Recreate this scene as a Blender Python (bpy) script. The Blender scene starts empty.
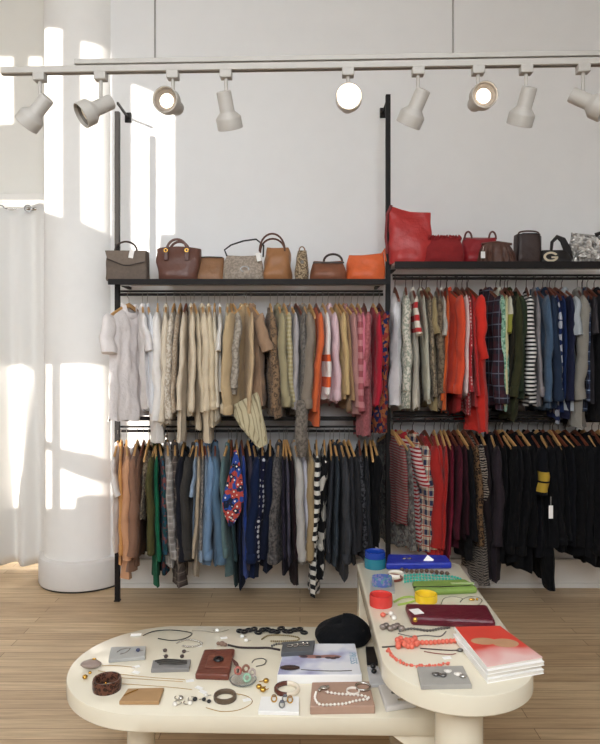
import bpy, bmesh, math, random
from mathutils import Vector, Matrix, noise
PI = math.pi
R = math.radians
S = bpy.context.scene
C = S.collection
rnd = random.Random(7)
F = 650.0; CX = 300.0; CY = 357.0; EYE = 1.5

def W(px, py, d):
    return Vector(((px - CX) / F * d, d, EYE - (py - CY) / F * d))
def zat(py, d): return EYE - (py - CY) / F * d
def xat(px, d): return (px - CX) / F * d

# ------------------------------------------------------------------ materials
def lin(h):
    h = h.lstrip('#')
    v = [int(h[i:i+2], 16) / 255 for i in (0, 2, 4)]
    return tuple((c / 12.92 if c <= .04045 else ((c + .055) / 1.055) ** 2.4) for c in v) + (1,)
MC = {}
class NT:
    def __init__(s, name):
        s.m = bpy.data.materials.new(name); s.m.use_nodes = True
        s.t = s.m.node_tree; s.b = s.t.nodes['Principled BSDF']
    def n(s, typ, **kw):
        x = s.t.nodes.new(typ)
        for k, v in kw.items():
            if k.startswith('i_'):
                key = k[2:]
                x.inputs[int(key) if key.isdigit() else key.replace('_', ' ')].default_value = v
            else: setattr(x, k, v)
        return x
    def l(s, a, b): s.t.links.new(a, b)
    def mix(s, fac, a, b, mode='MIX'):
        x = s.n('ShaderNodeMix', data_type='RGBA', blend_type=mode)
        for sock, v in ((x.inputs[0], fac), (x.inputs[6], a), (x.inputs[7], b)):
            if hasattr(v, 'is_output'): s.l(v, sock)
            else: sock.default_value = v
        return x.outputs[2]
    def math(s, op, a, b=0.0, c=0.0):
        x = s.n('ShaderNodeMath', operation=op)
        for i, v in enumerate((a, b, c)):
            if hasattr(v, 'is_output'): s.l(v, x.inputs[i])
            else: x.inputs[i].default_value = v
        return x.outputs[0]
    def obj(s):
        return s.n('ShaderNodeTexCoord').outputs['Object']
    def bump(s, h, st=.2, dist=.01):
        x = s.n('ShaderNodeBump'); x.inputs['Strength'].default_value = st; x.inputs['Distance'].default_value = dist
        s.l(h, x.inputs['Height']); s.l(x.outputs[0], s.b.inputs['Normal'])

def plain(name, col, rough=.6, metal=0.0, nscale=30, nstr=.05, var=.06, coat=0, spec=None):
    key = ('p', name)
    if key in MC: return MC[key]
    t = NT(name); o = t.obj()
    nz = t.n('ShaderNodeTexNoise'); nz.inputs['Scale'].default_value = nscale; nz.inputs['Detail'].default_value = 4
    t.l(o, nz.inputs['Vector'])
    c = lin(col) if isinstance(col, str) else col
    dk = tuple(x * (1 - var * 2) for x in c[:3]) + (1,)
    t.l(t.mix(nz.outputs['Fac'], dk, tuple(min(1, x * (1 + var)) for x in c[:3]) + (1,)), t.b.inputs['Base Color'])
    t.b.inputs['Roughness'].default_value = rough; t.b.inputs['Metallic'].default_value = metal
    if coat: t.b.inputs['Coat Weight'].default_value = coat
    if spec is not None: t.b.inputs['Specular IOR Level'].default_value = spec
    if nstr: t.bump(nz.outputs['Fac'], nstr, .01)
    MC[key] = t.m
    return t.m

SC = {'floral': 2.1, 'print': 2.4, 'leopard': 1.8, 'zebra': 1.5, 'geo': 1.15}
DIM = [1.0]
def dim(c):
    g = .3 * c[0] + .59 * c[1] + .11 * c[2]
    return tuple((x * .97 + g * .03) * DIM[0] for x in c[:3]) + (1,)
def cloth(col, pat=None, c2=None, f=20.0, c3=None, rough=.92):
    key = ('c', col, pat, c2, f, c3, DIM[0])
    if key in MC: return MC[key]
    t = NT('fabric ' + (pat or 'weave')); o = t.obj()
    c = dim(lin(col)); d = dim(lin(c2)) if c2 else c; e = dim(lin(c3)) if c3 else d
    if pat in SC: f = f * SC[pat]
    sep = t.n('ShaderNodeSeparateXYZ'); t.l(o, sep.inputs[0])
    X, Y, Z = sep.outputs
    base = None
    def stripe(v, fr, duty=.5):
        return t.math('LESS_THAN', t.math('FRACT', t.math('MULTIPLY', v, fr)), duty)
    if pat == 'stripe': base = t.mix(stripe(Z, f), c, d)
    elif pat == 'pinstripe': base = t.mix(stripe(t.math('ADD', X, Y), f, .25), c, d)
    elif pat == 'plaid':
        u = t.math('ADD', X, t.math('MULTIPLY', Y, 1.3))
        a = t.math('MULTIPLY', stripe(Z, f), .5); b = t.math('MULTIPLY', stripe(u, f), .5)
        k = t.mix(t.math('ADD', a, b), c, d)
        w = t.math('MAXIMUM', stripe(t.math('ADD', Z, .011), f, .09), stripe(t.math('ADD', u, .011), f, .09))
        base = t.mix(w, k, e)
    elif pat == 'bands':      # list of (z0,z1) in f
        m = None
        for z0, z1 in f:
            q = t.math('MULTIPLY', t.math('GREATER_THAN', Z, z0), t.math('LESS_THAN', Z, z1))
            m = q if m is None else t.math('MAXIMUM', m, q)
        base = t.mix(m, c, d)
    elif pat in ('dots', 'floral', 'leopard', 'geo'):
        v = t.n('ShaderNodeTexVoronoi'); v.inputs['Scale'].default_value = f
        if pat == 'dots': v.inputs['Randomness'].default_value = .25
        t.l(o, v.inputs['Vector'])
        if pat == 'dots': base = t.mix(t.math('LESS_THAN', v.outputs['Distance'], .36), c, d)
        elif pat == 'leopard':
            q = t.math('COMPARE', v.outputs['Distance'], .38, .15)
            nz = t.n('ShaderNodeTexNoise'); nz.inputs['Scale'].default_value = f * 1.3; t.l(o, nz.inputs['Vector'])
            base = t.mix(t.math('MULTIPLY', q, t.math('GREATER_THAN', nz.outputs['Fac'], .42)), c, d)
        else:
            r = t.n('ShaderNodeValToRGB'); r.color_ramp.interpolation = 'CONSTANT'
            s2 = t.n('ShaderNodeSeparateColor'); t.l(v.outputs['Color'], s2.inputs[0]); t.l(s2.outputs[0], r.inputs[0])
            el = r.color_ramp.elements; el[0].color = c; el[0].position = 0
            el[1].color = d; el[1].position = .4
            x = el.new(.7); x.color = e
            if pat == 'geo': base = t.mix(t.math('LESS_THAN', v.outputs['Distance'], .22), r.outputs[0], lin('#e8dfd4'))
            else: base = r.outputs[0]
    elif pat in ('tweed', 'print'):
        nz = t.n('ShaderNodeTexNoise'); nz.inputs['Scale'].default_value = f; nz.inputs['Detail'].default_value = 3; t.l(o, nz.inputs['Vector'])
        r = t.n('ShaderNodeValToRGB'); t.l(nz.outputs['Fac'], r.inputs[0])
        r.color_ramp.elements[0].position = .47 if pat == 'print' else .4; r.color_ramp.elements[1].position = .53 if pat == 'print' else .6
        r.color_ramp.elements[0].color = c; r.color_ramp.elements[1].color = d
        base = r.outputs[0]
    elif pat == 'zebra':
        wv = t.n('ShaderNodeTexWave'); wv.bands_direction = 'Z'; wv.inputs['Scale'].default_value = f
        wv.inputs['Distortion'].default_value = 6; wv.inputs['Detail Scale'].default_value = 1.5; t.l(o, wv.inputs['Vector'])
        base = t.mix(t.math('GREATER_THAN', wv.outputs['Fac'], .5), c, d)
    else: base = None
    nz = t.n('ShaderNodeTexNoise'); nz.inputs['Scale'].default_value = 14; nz.inputs['Detail'].default_value = 5; t.l(o, nz.inputs['Vector'])
    if base is None:
        base = t.mix(nz.outputs['Fac'], tuple(x * .9 for x in c[:3]) + (1,), tuple(min(1, x * 1.06) for x in c[:3]) + (1,))
    t.l(base, t.b.inputs['Base Color'])
    t.b.inputs['Roughness'].default_value = rough
    t.b.inputs['Specular IOR Level'].default_value = .2
    t.b.inputs['Sheen Weight'].default_value = .10 if sum(c[:3]) > .3 else .02; t.b.inputs['Sheen Roughness'].default_value = .5
    t.bump(nz.outputs['Fac'], .55, .03)
    MC[key] = t.m
    return t.m

# ------------------------------------------------------------------ mesh helpers
def box(bm, x0, x1, y0, y1, z0, z1, M=None):
    vs = [Vector((x, y, z)) for z in (z0, z1) for y in (y0, y1) for x in (x0, x1)]
    if M: vs = [M @ v for v in vs]
    v = [bm.verts.new(p) for p in vs]
    for q in ((0, 2, 3, 1), (4, 5, 7, 6), (0, 1, 5, 4), (2, 6, 7, 3), (0, 4, 6, 2), (1, 3, 7, 5)):
        bm.faces.new([v[i] for i in q])
def loft(bm, rings, closed=True, cap0=True, cap1=True):
    vr = [[bm.verts.new(p) for p in r] for r in rings]
    n = len(vr[0])
    for a, b in zip(vr, vr[1:]):
        for i in range(n if closed else n - 1):
            j = (i + 1) % n
            bm.faces.new((a[i], a[j], b[j], b[i]))
    if cap0: bm.faces.new(vr[0][::-1])
    if cap1: bm.faces.new(vr[-1])
    return vr
def tube(bm, pts, r, seg=8, closed=False, ry=None, up=None):
    pts = [Vector(p) for p in pts]; n = len(pts); rings = []
    prev = None
    for i, p in enumerate(pts):
        if closed: tg = pts[(i + 1) % n] - pts[i - 1]
        else: tg = pts[min(i + 1, n - 1)] - pts[max(i - 1, 0)]
        tg.normalize()
        if up is not None: a = Vector(up)
        elif prev is None: a = Vector((0, 0, 1)) if abs(tg.z) < .9 else Vector((1, 0, 0))
        else: a = prev
        u = (a - tg * a.dot(tg)).normalized(); prev = u
        v = tg.cross(u)
        rr = r[i] if isinstance(r, (list, tuple)) else r
        r2 = (ry[i] if isinstance(ry, (list, tuple)) else ry) if ry else rr
        rings.append([p + u * rr * math.cos(2 * PI * k / seg) + v * r2 * math.sin(2 * PI * k / seg) for k in range(seg)])
    if closed:
        vr = [[bm.verts.new(p) for p in q] for q in rings]
        for i in range(n):
            a, b = vr[i], vr[(i + 1) % n]
            for k in range(seg):
                bm.faces.new((a[k], a[(k + 1) % seg], b[(k + 1) % seg], b[k]))
    else: loft(bm, rings)
def lathe(bm, prof, seg=32, M=None, cap0=True, cap1=True):
    rings = []
    for r, z in prof:
        ring = [Vector((r * math.cos(2 * PI * k / seg), r * math.sin(2 * PI * k / seg), z)) for k in range(seg)]
        if M: ring = [M @ p for p in ring]
        rings.append(ring)
    loft(bm, rings, True, cap0, cap1)
def sphere(bm, c, r, u=10, v=7, sx=1, sy=1, sz=1):
    M = Matrix.Translation(Vector(c)) @ Matrix.Diagonal((sx, sy, sz, 1))
    bmesh.ops.create_uvsphere(bm, u_segments=u, v_segments=v, radius=r, matrix=M)
def prism(bm, outline, z0, z1, bev=.004):
    n = len(outline)
    cen = sum((Vector((p[0], p[1], 0)) for p in outline), Vector()) / n
    def ring(ins, z):
        out = []
        for p in outline:
            v = Vector((p[0], p[1], 0)); d = (cen - v); L = d.length
            out.append(v + d * (ins / L if L else 0) + Vector((0, 0, z)))
        return out
    loft(bm, [ring(bev, z0), ring(0, z0 + bev), ring(0, z1 - bev), ring(bev * .3, z1 - bev * .3), ring(bev, z1)])
def mk(name, bm, mat, parent=None, smooth=True, bevel=0, angle=35, loc=None, rotz=None):
    bmesh.ops.recalc_face_normals(bm, faces=bm.faces[:])
    me = bpy.data.meshes.new(name); bm.to_mesh(me); bm.free()
    if smooth:
        me.polygons.foreach_set('use_smooth', [True] * len(me.polygons))
        me.set_sharp_from_angle(angle=R(angle))
    me.materials.append(mat)
    o = bpy.data.objects.new(name, me); C.objects.link(o)
    if parent: o.parent = parent
    if loc is not None: o.location = loc
    if rotz is not None: o.rotation_euler.z = rotz
    if bevel:
        b = o.modifiers.new('edge', 'BEVEL'); b.width = bevel; b.segments = 2; b.limit_method = 'ANGLE'
    return o
USED = {}
def tag(o, label, cat, group=None):
    USED.setdefault(label, []).append(o.name)
    o['label'] = label; o['category'] = cat
    if group: o['group'] = group
    return o
def thing(name, label, cat, loc=(0, 0, 0), rotz=0, group=None):
    o = bpy.data.objects.new(name, None); C.objects.link(o)
    o.location = loc; o.rotation_euler.z = rotz; o.empty_display_size = .05
    return tag(o, label, cat, group)
def struct(name, bm, mat, smooth=False, bevel=0, parent=None):
    o = mk(name, bm, mat, parent, smooth, bevel)
    if not parent: o['kind'] = 'structure'
    return o
BM = bmesh.new

# ------------------------------------------------------------------ palette
M_wall = plain('white wall paint', '#e6e6e6', .85, nscale=9, nstr=.03, var=.015)
M_wallb = plain('warm white wall paint', '#e2dfd8', .85, nscale=9, nstr=.03, var=.015)
M_col = plain('white column paint', '#e9e7e4', .7, nscale=14, nstr=.06, var=.02)
M_base = plain('white baseboard paint', '#e0dcd6', .6, nscale=8, nstr=.03, var=.02)
M_ceil = plain('white ceiling paint', '#efece6', .9, nscale=6, nstr=.02, var=.01)
M_steel = plain('dark steel', '#1a1616', .6, 0, 40, .05, .1, 0, .25)
M_board = plain('pale grey shelf board', '#b9b5b1', .6, 0, 20, .03, .03)
M_wht = plain('white powder coat', '#b3aea7', .45, 0, 60, .02, .02)
M_table = plain('cream lacquer', '#e4dbc6', .13, 0, 3, .0, .015)
M_hwood = plain('light hanger wood', '#c89a62', .5, 0, 60, .05, .1)
M_hdark = plain('dark hanger wood', '#6e3a26', .45, 0, 60, .05, .12)
M_chrome = plain('steel wire', '#8f8b86', .35, .9, 40, 0, .03)
M_dwire = plain('dark wire', '#35302f', .4, .7, 40, 0, .03)
M_silver = plain('silver', '#c9c5bf', .22, 1, 90, .1, .1)
M_dsilver = plain('oxidised silver', '#7d7a77', .35, .9, 90, .2, .2)
M_gold = plain('gold', '#d2a650', .25, 1, 60, .05, .06)
M_pearl = plain('pearl', '#efe8de', .25, 0, 20, 0, .03)
M_black = plain('black lacquer', '#17171a', .3, 0, 40, .03, .05)
M_paper = plain('white card', '#f4f2ee', .7, 0, 50, .02, .01)
M_grey = plain('grey display tile', '#9d9c98', .6, 0, 30, .05, .05)
M_coral = plain('coral', '#e4705a', .45, 0, 80, .2, .12)

def floor_mat():
    t = NT('oak plank floor'); o = t.obj()
    b = t.n('ShaderNodeTexBrick'); b.offset = .37; b.offset_frequency = 2
    b.inputs['Scale'].default_value = 1; b.inputs['Brick Width'].default_value = 1.5; b.inputs['Row Height'].default_value = .075
    b.inputs['Mortar Size'].default_value = .0016; b.inputs['Mortar Smooth'].default_value = .2; b.inputs['Bias'].default_value = -.1
    b.inputs['Color1'].default_value = lin('#d3b994'); b.inputs['Color2'].default_value = lin('#bfa27e'); b.inputs['Mortar'].default_value = lin('#7d6143')
    t.l(o, b.inputs['Vector'])
    mp = t.n('ShaderNodeMapping'); mp.inputs['Scale'].default_value = (1.2, 22, 1); t.l(o, mp.inputs[0])
    nz = t.n('ShaderNodeTexNoise'); nz.inputs['Scale'].default_value = 2.5; nz.inputs['Detail'].default_value = 8; nz.inputs['Roughness'].default_value = .65
    t.l(mp.outputs[0], nz.inputs['Vector'])
    r = t.n('ShaderNodeValToRGB'); t.l(nz.outputs['Fac'], r.inputs[0])
    r.color_ramp.elements[0].position = .3; r.color_ramp.elements[0].color = (.66, .63, .60, 1)
    r.color_ramp.elements[1].position = .68; r.color_ramp.elements[1].color = (1.12, 1.1, 1.08, 1)
    big = t.n('ShaderNodeTexNoise'); big.inputs['Scale'].default_value = 1.3; t.l(o, big.inputs['Vector'])
    k = t.mix(1.0, b.outputs['Color'], r.outputs[0], 'MULTIPLY')
    t.l(t.mix(big.outputs['Fac'], k, t.mix(1.0, k, (.86, .85, .86, 1), 'MULTIPLY')), t.b.inputs['Base Color'])
    t.b.inputs['Roughness'].default_value = .42
    t.bump(t.math('ADD', t.math('MULTIPLY', b.outputs['Fac'], -1.0), t.math('MULTIPLY', nz.outputs['Fac'], .3)), .25, .004)
    return t.m

# ------------------------------------------------------------------ the room
YW = 4.25; YH = 4.72; XL = -6.3; XR = 4.0; YF = -1.0; ZC = 5.2
CXC, CYC, CR = -1.452, 4.41, .267
b = BM(); box(b, XL - .2, XR + .2, YF - .25, 6.2, -.1, 0); struct('floor', b, floor_mat())
b = BM(); box(b, XL - .2, XR + .2, YF - .25, 6.2, ZC, ZC + .1); struct('ceiling', b, M_ceil)
b = BM(); box(b, -1.33, XR, YW, YW + .15, 0, ZC); struct('wall_back', b, M_wall)
# fitting-room front left of the column: a header over the curtained opening
zo = zat(198, YH)
b = BM(); box(b, XL, -1.33, YH, YH + .1, zo, ZC); struct('wall_header', b, M_wallb)
b = BM(); box(b, XL, -1.4, YH - .025, YH, zo - .02, zo + .03); struct('trim_1', b, M_base, bevel=.004)
b = BM(); box(b, XL, -1.2, 6.0, 6.1, 0, ZC); struct('wall_fitting_room', b, M_wallb)
b = BM(); box(b, XL - .12, XL, YF, 6.1, 0, ZC); struct('wall_left', b, M_wall)
b = BM(); box(b, XR, XR + .12, YF, YW + .15, 0, ZC); struct('wall_right', b, M_wall)
b = BM()
box(b, -1.2, XR, YW - .022, YW - .001, 0, .155); box(b, -1.2, XR, YW - .03, YW - .001, .155, .185)
box(b, -1.2, XR, YW - .034, YW - .001, 0, .03)
struct('baseboard_back', b, M_base, bevel=.003)
# column
b = BM(); lathe(b, [(CR, .18), (CR, ZC)], 64, Matrix.Translation((CXC, CYC, 0)), False, False)
col = struct('column', b, M_col, True)
b = BM(); lathe(b, [(.296, .012), (.300, .02), (.300, .172), (.295, .185), (.280, .194), (.262, .196)], 64, Matrix.Translation((CXC, CYC, 0)))
mk('plinth', b, plain('column plinth paint', '#d9d5d1', .7, 0, 16, .15, .03), col)
b = BM(); lathe(b, [(.290, 0), (.294, .012)], 64, Matrix.Translation((CXC, CYC, 0)))
mk('base_shadow_gap', b, M_black, col)

# front wall with its windows.  Unseen holes far left are shaped to cast the sun patches.
SUN = Vector((.198, .31, -.079)).normalized()
def cyl(px, py):
    x = (px - CX) / F      # ray (x,1,.) * d meets the column
    a = x * x + 1; bb = -2 * (x * CXC + CYC); cc = CXC ** 2 + CYC ** 2 - CR ** 2
    q = bb * bb - 4 * a * cc
    d = (-bb - math.sqrt(max(q, 0))) / (2 * a)
    return W(px, py, d)
def back(p):
    t = (p.y - YF) / SUN.y
    q = p - SUN * t
    return (q.x, q.z)
lit = []
def sun_hole(pts, where):
    lit.append([back(cyl(*p) if where == 'c' else W(p[0], p[1], where)) for p in pts])
sun_hole([(44.5, 30), (62, 30), (62, 217), (44.5, 212)], 'c')
sun_hole([(81, 42), (100, 45), (110, 52), (110, 236), (82, 222)], 'c')
sun_hole([(132, 84), (150, 91), (174, 106), (174, 234), (160, 234), (157, 262), (132, 262)], YW)
sun_hole([(-30, 36), (13, 36), (13, 124), (-30, 124)], YH)
sun_hole([(29, 48), (42, 47), (42, 68), (29, 67)], YH)
sun_hole([(-60, 366), (30, 366), (34, 372), (34, 380), (30, 470), (24, 490), (16, 507), (-60, 508)], 4.6)
sun_hole([(46, 365), (51.5, 365), (51.5, 442), (46, 440)], 'c')
sun_hole([(46, 451), (51.5, 452), (51.5, 508), (46, 508)], 'c')
sun_hole([(61, 365), (110, 367), (110, 461), (95, 455), (61, 448)], 'c')
sun_hole([(61, 469), (85, 478), (110, 484), (110, 496), (90, 494), (76, 497), (74, 508), (61, 508)], 'c')
sun_hole([(128, 372), (172, 388), (172, 452), (128, 452)], YW)
SILL = 1.9; XG = 1.3
def front_wall():
    bm = BM()
    x0, x1, z0, z1 = XL, -2.3, 0, ZC
    outer = [bm.verts.new((x, YF, z)) for x, z in ((x0, z0), (x1, z0), (x1, z1), (x0, z1))]
    es = [bm.edges.new((outer[i], outer[(i + 1) % 4])) for i in range(4)]
    for q in lit:
        v = [bm.verts.new((x, YF, z)) for x, z in q]
        es += [bm.edges.new((v[i], v[(i + 1) % len(v)])) for i in range(len(v))]
    bmesh.ops.triangle_fill(bm, edges=es, use_beauty=True)
    box(bm, x1, XR, YF - .06, YF, 0, SILL)
    box(bm, x1, XR, YF - .06, YF, 4.6, ZC)
    box(bm, XG, XR, YF - .06, YF, SILL, 4.6)
    return bm
struct('wall_front', front_wall(), M_wall)
b = BM()
for i in range(5):
    x = -2.3 + i * (XG + 2.3) / 4
    box(b, x - .04, x + .04, YF - .07, YF + .03, SILL, 4.6)
box(b, -2.3, XG, YF - .07, YF + .03, 3.2, 3.26)
box(b, -2.3, XG, YF - .07, YF + .05, SILL - .03, SILL + .03)
struct('window_1', b, M_base)
# unseen block added outside to keep the low sun off the middle panes
b = BM(); box(b, -9.3, -2.4, -13, -12, -.1, 7.9)
struct('exterior_sun_blocker', b, plain('pale sun blocker', '#a89c90', .9, 0, 4, .1, .1))
b = BM(); box(b, -25, 20, -40, YF - .26, -.2, -.1)
struct('exterior_ground', b, plain('pavement', '#8e8a84', .9, 0, 3, .1, .1))

# curtain on its rod
def sheet(fn, nu, nv):
    bm = BM()
    g = [[bm.verts.new(fn(i / nu, j / nv)) for i in range(nu + 1)] for j in range(nv + 1)]
    for j in range(nv):
        for i in range(nu): bm.faces.new((g[j][i], g[j][i + 1], g[j + 1][i + 1], g[j + 1][i]))
    return bm
YC = 4.6; zr = zat(209, YC)
def cur(u, v):
    x = -3.1 + u * 1.36
    ph = u * 2 * PI * 8
    y = YC - .02 + .045 * math.sin(ph + .5 * math.sin(3 * v + u * 9)) * (.45 + .55 * v) + .02 * math.sin(u * 31 + v * 2)
    sag = .05 * (math.sin(u * 2 * PI * 4 + .6) * .5 + .5) * (1 - v) ** 3
    return (x, y, zr + .035 - sag - v * (zr + .035 - .04))
ct = thing('curtain', 'white fitting room curtain with metal eyelets hanging beside the column', 'curtain', (0, 0, 0))
t_ = NT('white curtain cloth'); t_.b.inputs['Base Color'].default_value = lin('#e4e2df'); t_.b.inputs['Roughness'].default_value = .9
tr_ = t_.n('ShaderNodeBsdfTranslucent'); tr_.inputs[0].default_value = lin('#e4e2df')
mx_ = t_.n('ShaderNodeMixShader'); mx_.inputs[0].default_value = .22
t_.l(t_.b.outputs[0], mx_.inputs[1]); t_.l(tr_.outputs[0], mx_.inputs[2]); t_.l(mx_.outputs[0], t_.t.nodes['Material Output'].inputs[0])
nz_ = t_.n('ShaderNodeTexNoise'); nz_.inputs['Scale'].default_value = 5; t_.l(t_.obj(), nz_.inputs['Vector']); t_.bump(nz_.outputs[0], .3, .03)
o = mk('curtain_cloth', sheet(cur, 180, 40), t_.m, ct)
sm = o.modifiers.new('cloth', 'SOLIDIFY'); sm.thickness = .003
for k in range(7):
    p = W(30 - k * 27, 212 - (k % 2) * 2, YC)
    b = BM(); M = Matrix.Translation((p.x, YC - .035, zr - .005)) @ Matrix.Rotation(PI / 2, 4, 'X') @ Matrix.Rotation(.3, 4, 'Y')
    lathe(b, [(.018, -.002), (.027, -.003), (.027, .003), (.018, .004), (.018, -.002)], 20, M, False, False)
    mk('eyelet', b, M_dsilver, ct)
b = BM(); tube(b, [(-3.4, YC, zr), (-1.68, YC, zr)], .011, 10)
tag(mk('curtain_rod', b, M_silver), 'thin metal rod carrying the white fitting room curtain', 'curtain rod')

# ------------------------------------------------------------------ clothing racks
YR = 4.0
rows = {}
def rack(label, name, x0, x1, posts, ztop_px, shelf_px, rails, mid, shelf_t):
    t = thing(name, label, 'clothing rack', (0, 0, 0))
    for px, ptop, zb in posts:
        x = px
        b = BM(); box(b, x - .0145, x + .0145, YR - .0145, YR + .0145, zb, ptop)
        mk('post', b, M_steel, t, False, .002)
        b = BM(); zb2 = zat(103 if x < 0 else 98, YR)
        box(b, x - .006, x + .006, YR, YW, zb2 - .008, zb2 + .008)
        box(b, x - .02, x + .02, YW - .012, YW, zb2 - .032, zb2 + .032)
        mk('wall_bracket', b, M_steel, t, False, .002)
        if zb < .1:
            b = BM(); box(b, x - .018, x + .018, YR - .018, YR + .018, 0, .006); mk('foot_plate', b, M_steel, t, False)
    zs = zat(shelf_px, 3.86)
    b = BM(); box(b, x0, x1, 3.862, 4.075, zs - .016, zs); mk('shelf', b, M_board, t, False, .003)
    b = BM(); box(b, x0, x1, 3.852, 3.862, zs - shelf_t - .004, zs + .003); mk('shelf_lip', b, M_steel, t, False, .002)
    for k in range(2):
        xb = x0 + .03 + (x1 - x0 - .06) * k
        b = BM(); box(b, xb - .008, xb + .008, 4.07, YW, zs - .02, zs - .004); mk('shelf_bracket', b, M_steel, t, False)
    for rp, bp in rails:
        zr = zat(rp, YR); zb = zat(bp, YR)
        b = BM(); tube(b, [(x0 + .01, YR, zr), (x1 - .01, YR, zr)], .0085, 10); mk('rail', b, M_steel, t)
        b = BM(); box(b, x0 + .01, x1 - .01, YR + .012, YR + .024, zb - .006, zb + .006); mk('crossbar', b, M_steel, t, False)
    for zpx in mid:
        zm = zat(zpx, YR); b = BM(); box(b, x0 + .01, x1 - .01, YR - .012, YR + .012, zm - .012, zm + .012); mk('crossbar', b, M_steel, t, False)
    return t, zs
XP0 = xat(117.5, YR); XP1 = xat(388, YR)
r1, ZS1 = rack('dark steel wall rack holding the tan handbags and the paler clothes', 'clothing_rack', XP0 - .016, XP1 - .02,
               [(XP0, zat(112, YR), 0), (XP1, zat(95, YR), 0)], 0, 279.5, [(294.5, 291), (431, 427)], [418.5], .027)
r2, ZS2 = rack('dark steel wall rack holding the red bags and the darker clothes', 'clothing_rack', XP1 + .02, 2.45,
               [(2.42, zat(95, YR), 0)], 0, 262, [(278.5, 275), (421, 417)], [413], .034)

def hanger(X, zr, rot, label, group, wood, wire, yaw):
    t = thing('clothes_hanger', label, 'hanger', (X, YR, zr), rot, group)
    b = BM()
    tube(b, [(0, 0, -.066), (0, 0, -.026), (.0155, 0, -.015), (.0175, 0, 0), (.012, 0, .0115), (0, 0, .0155), (-.012, 0, .0105), (-.0165, 0, .0)], .0016 if wire is M_chrome else .0022, 6)
    mk('hook', b, wire, t)
    b = BM(); rings = []
    for k in range(17):
        u = -1 + k / 8
        z = -.066 - .085 * abs(u) ** 1.15; hh = .014 * (1 - .35 * abs(u)); ww = .006
        x = u * .198
        rings.append([Vector((x, ww * a, z + hh * c)) for a, c in ((-1, -1), (1, -1), (1, .6), (.5, 1), (-.5, 1), (-1, .6))])
    loft(b, rings); mk('hanger_arm', b, wood, t)
    return t

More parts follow.
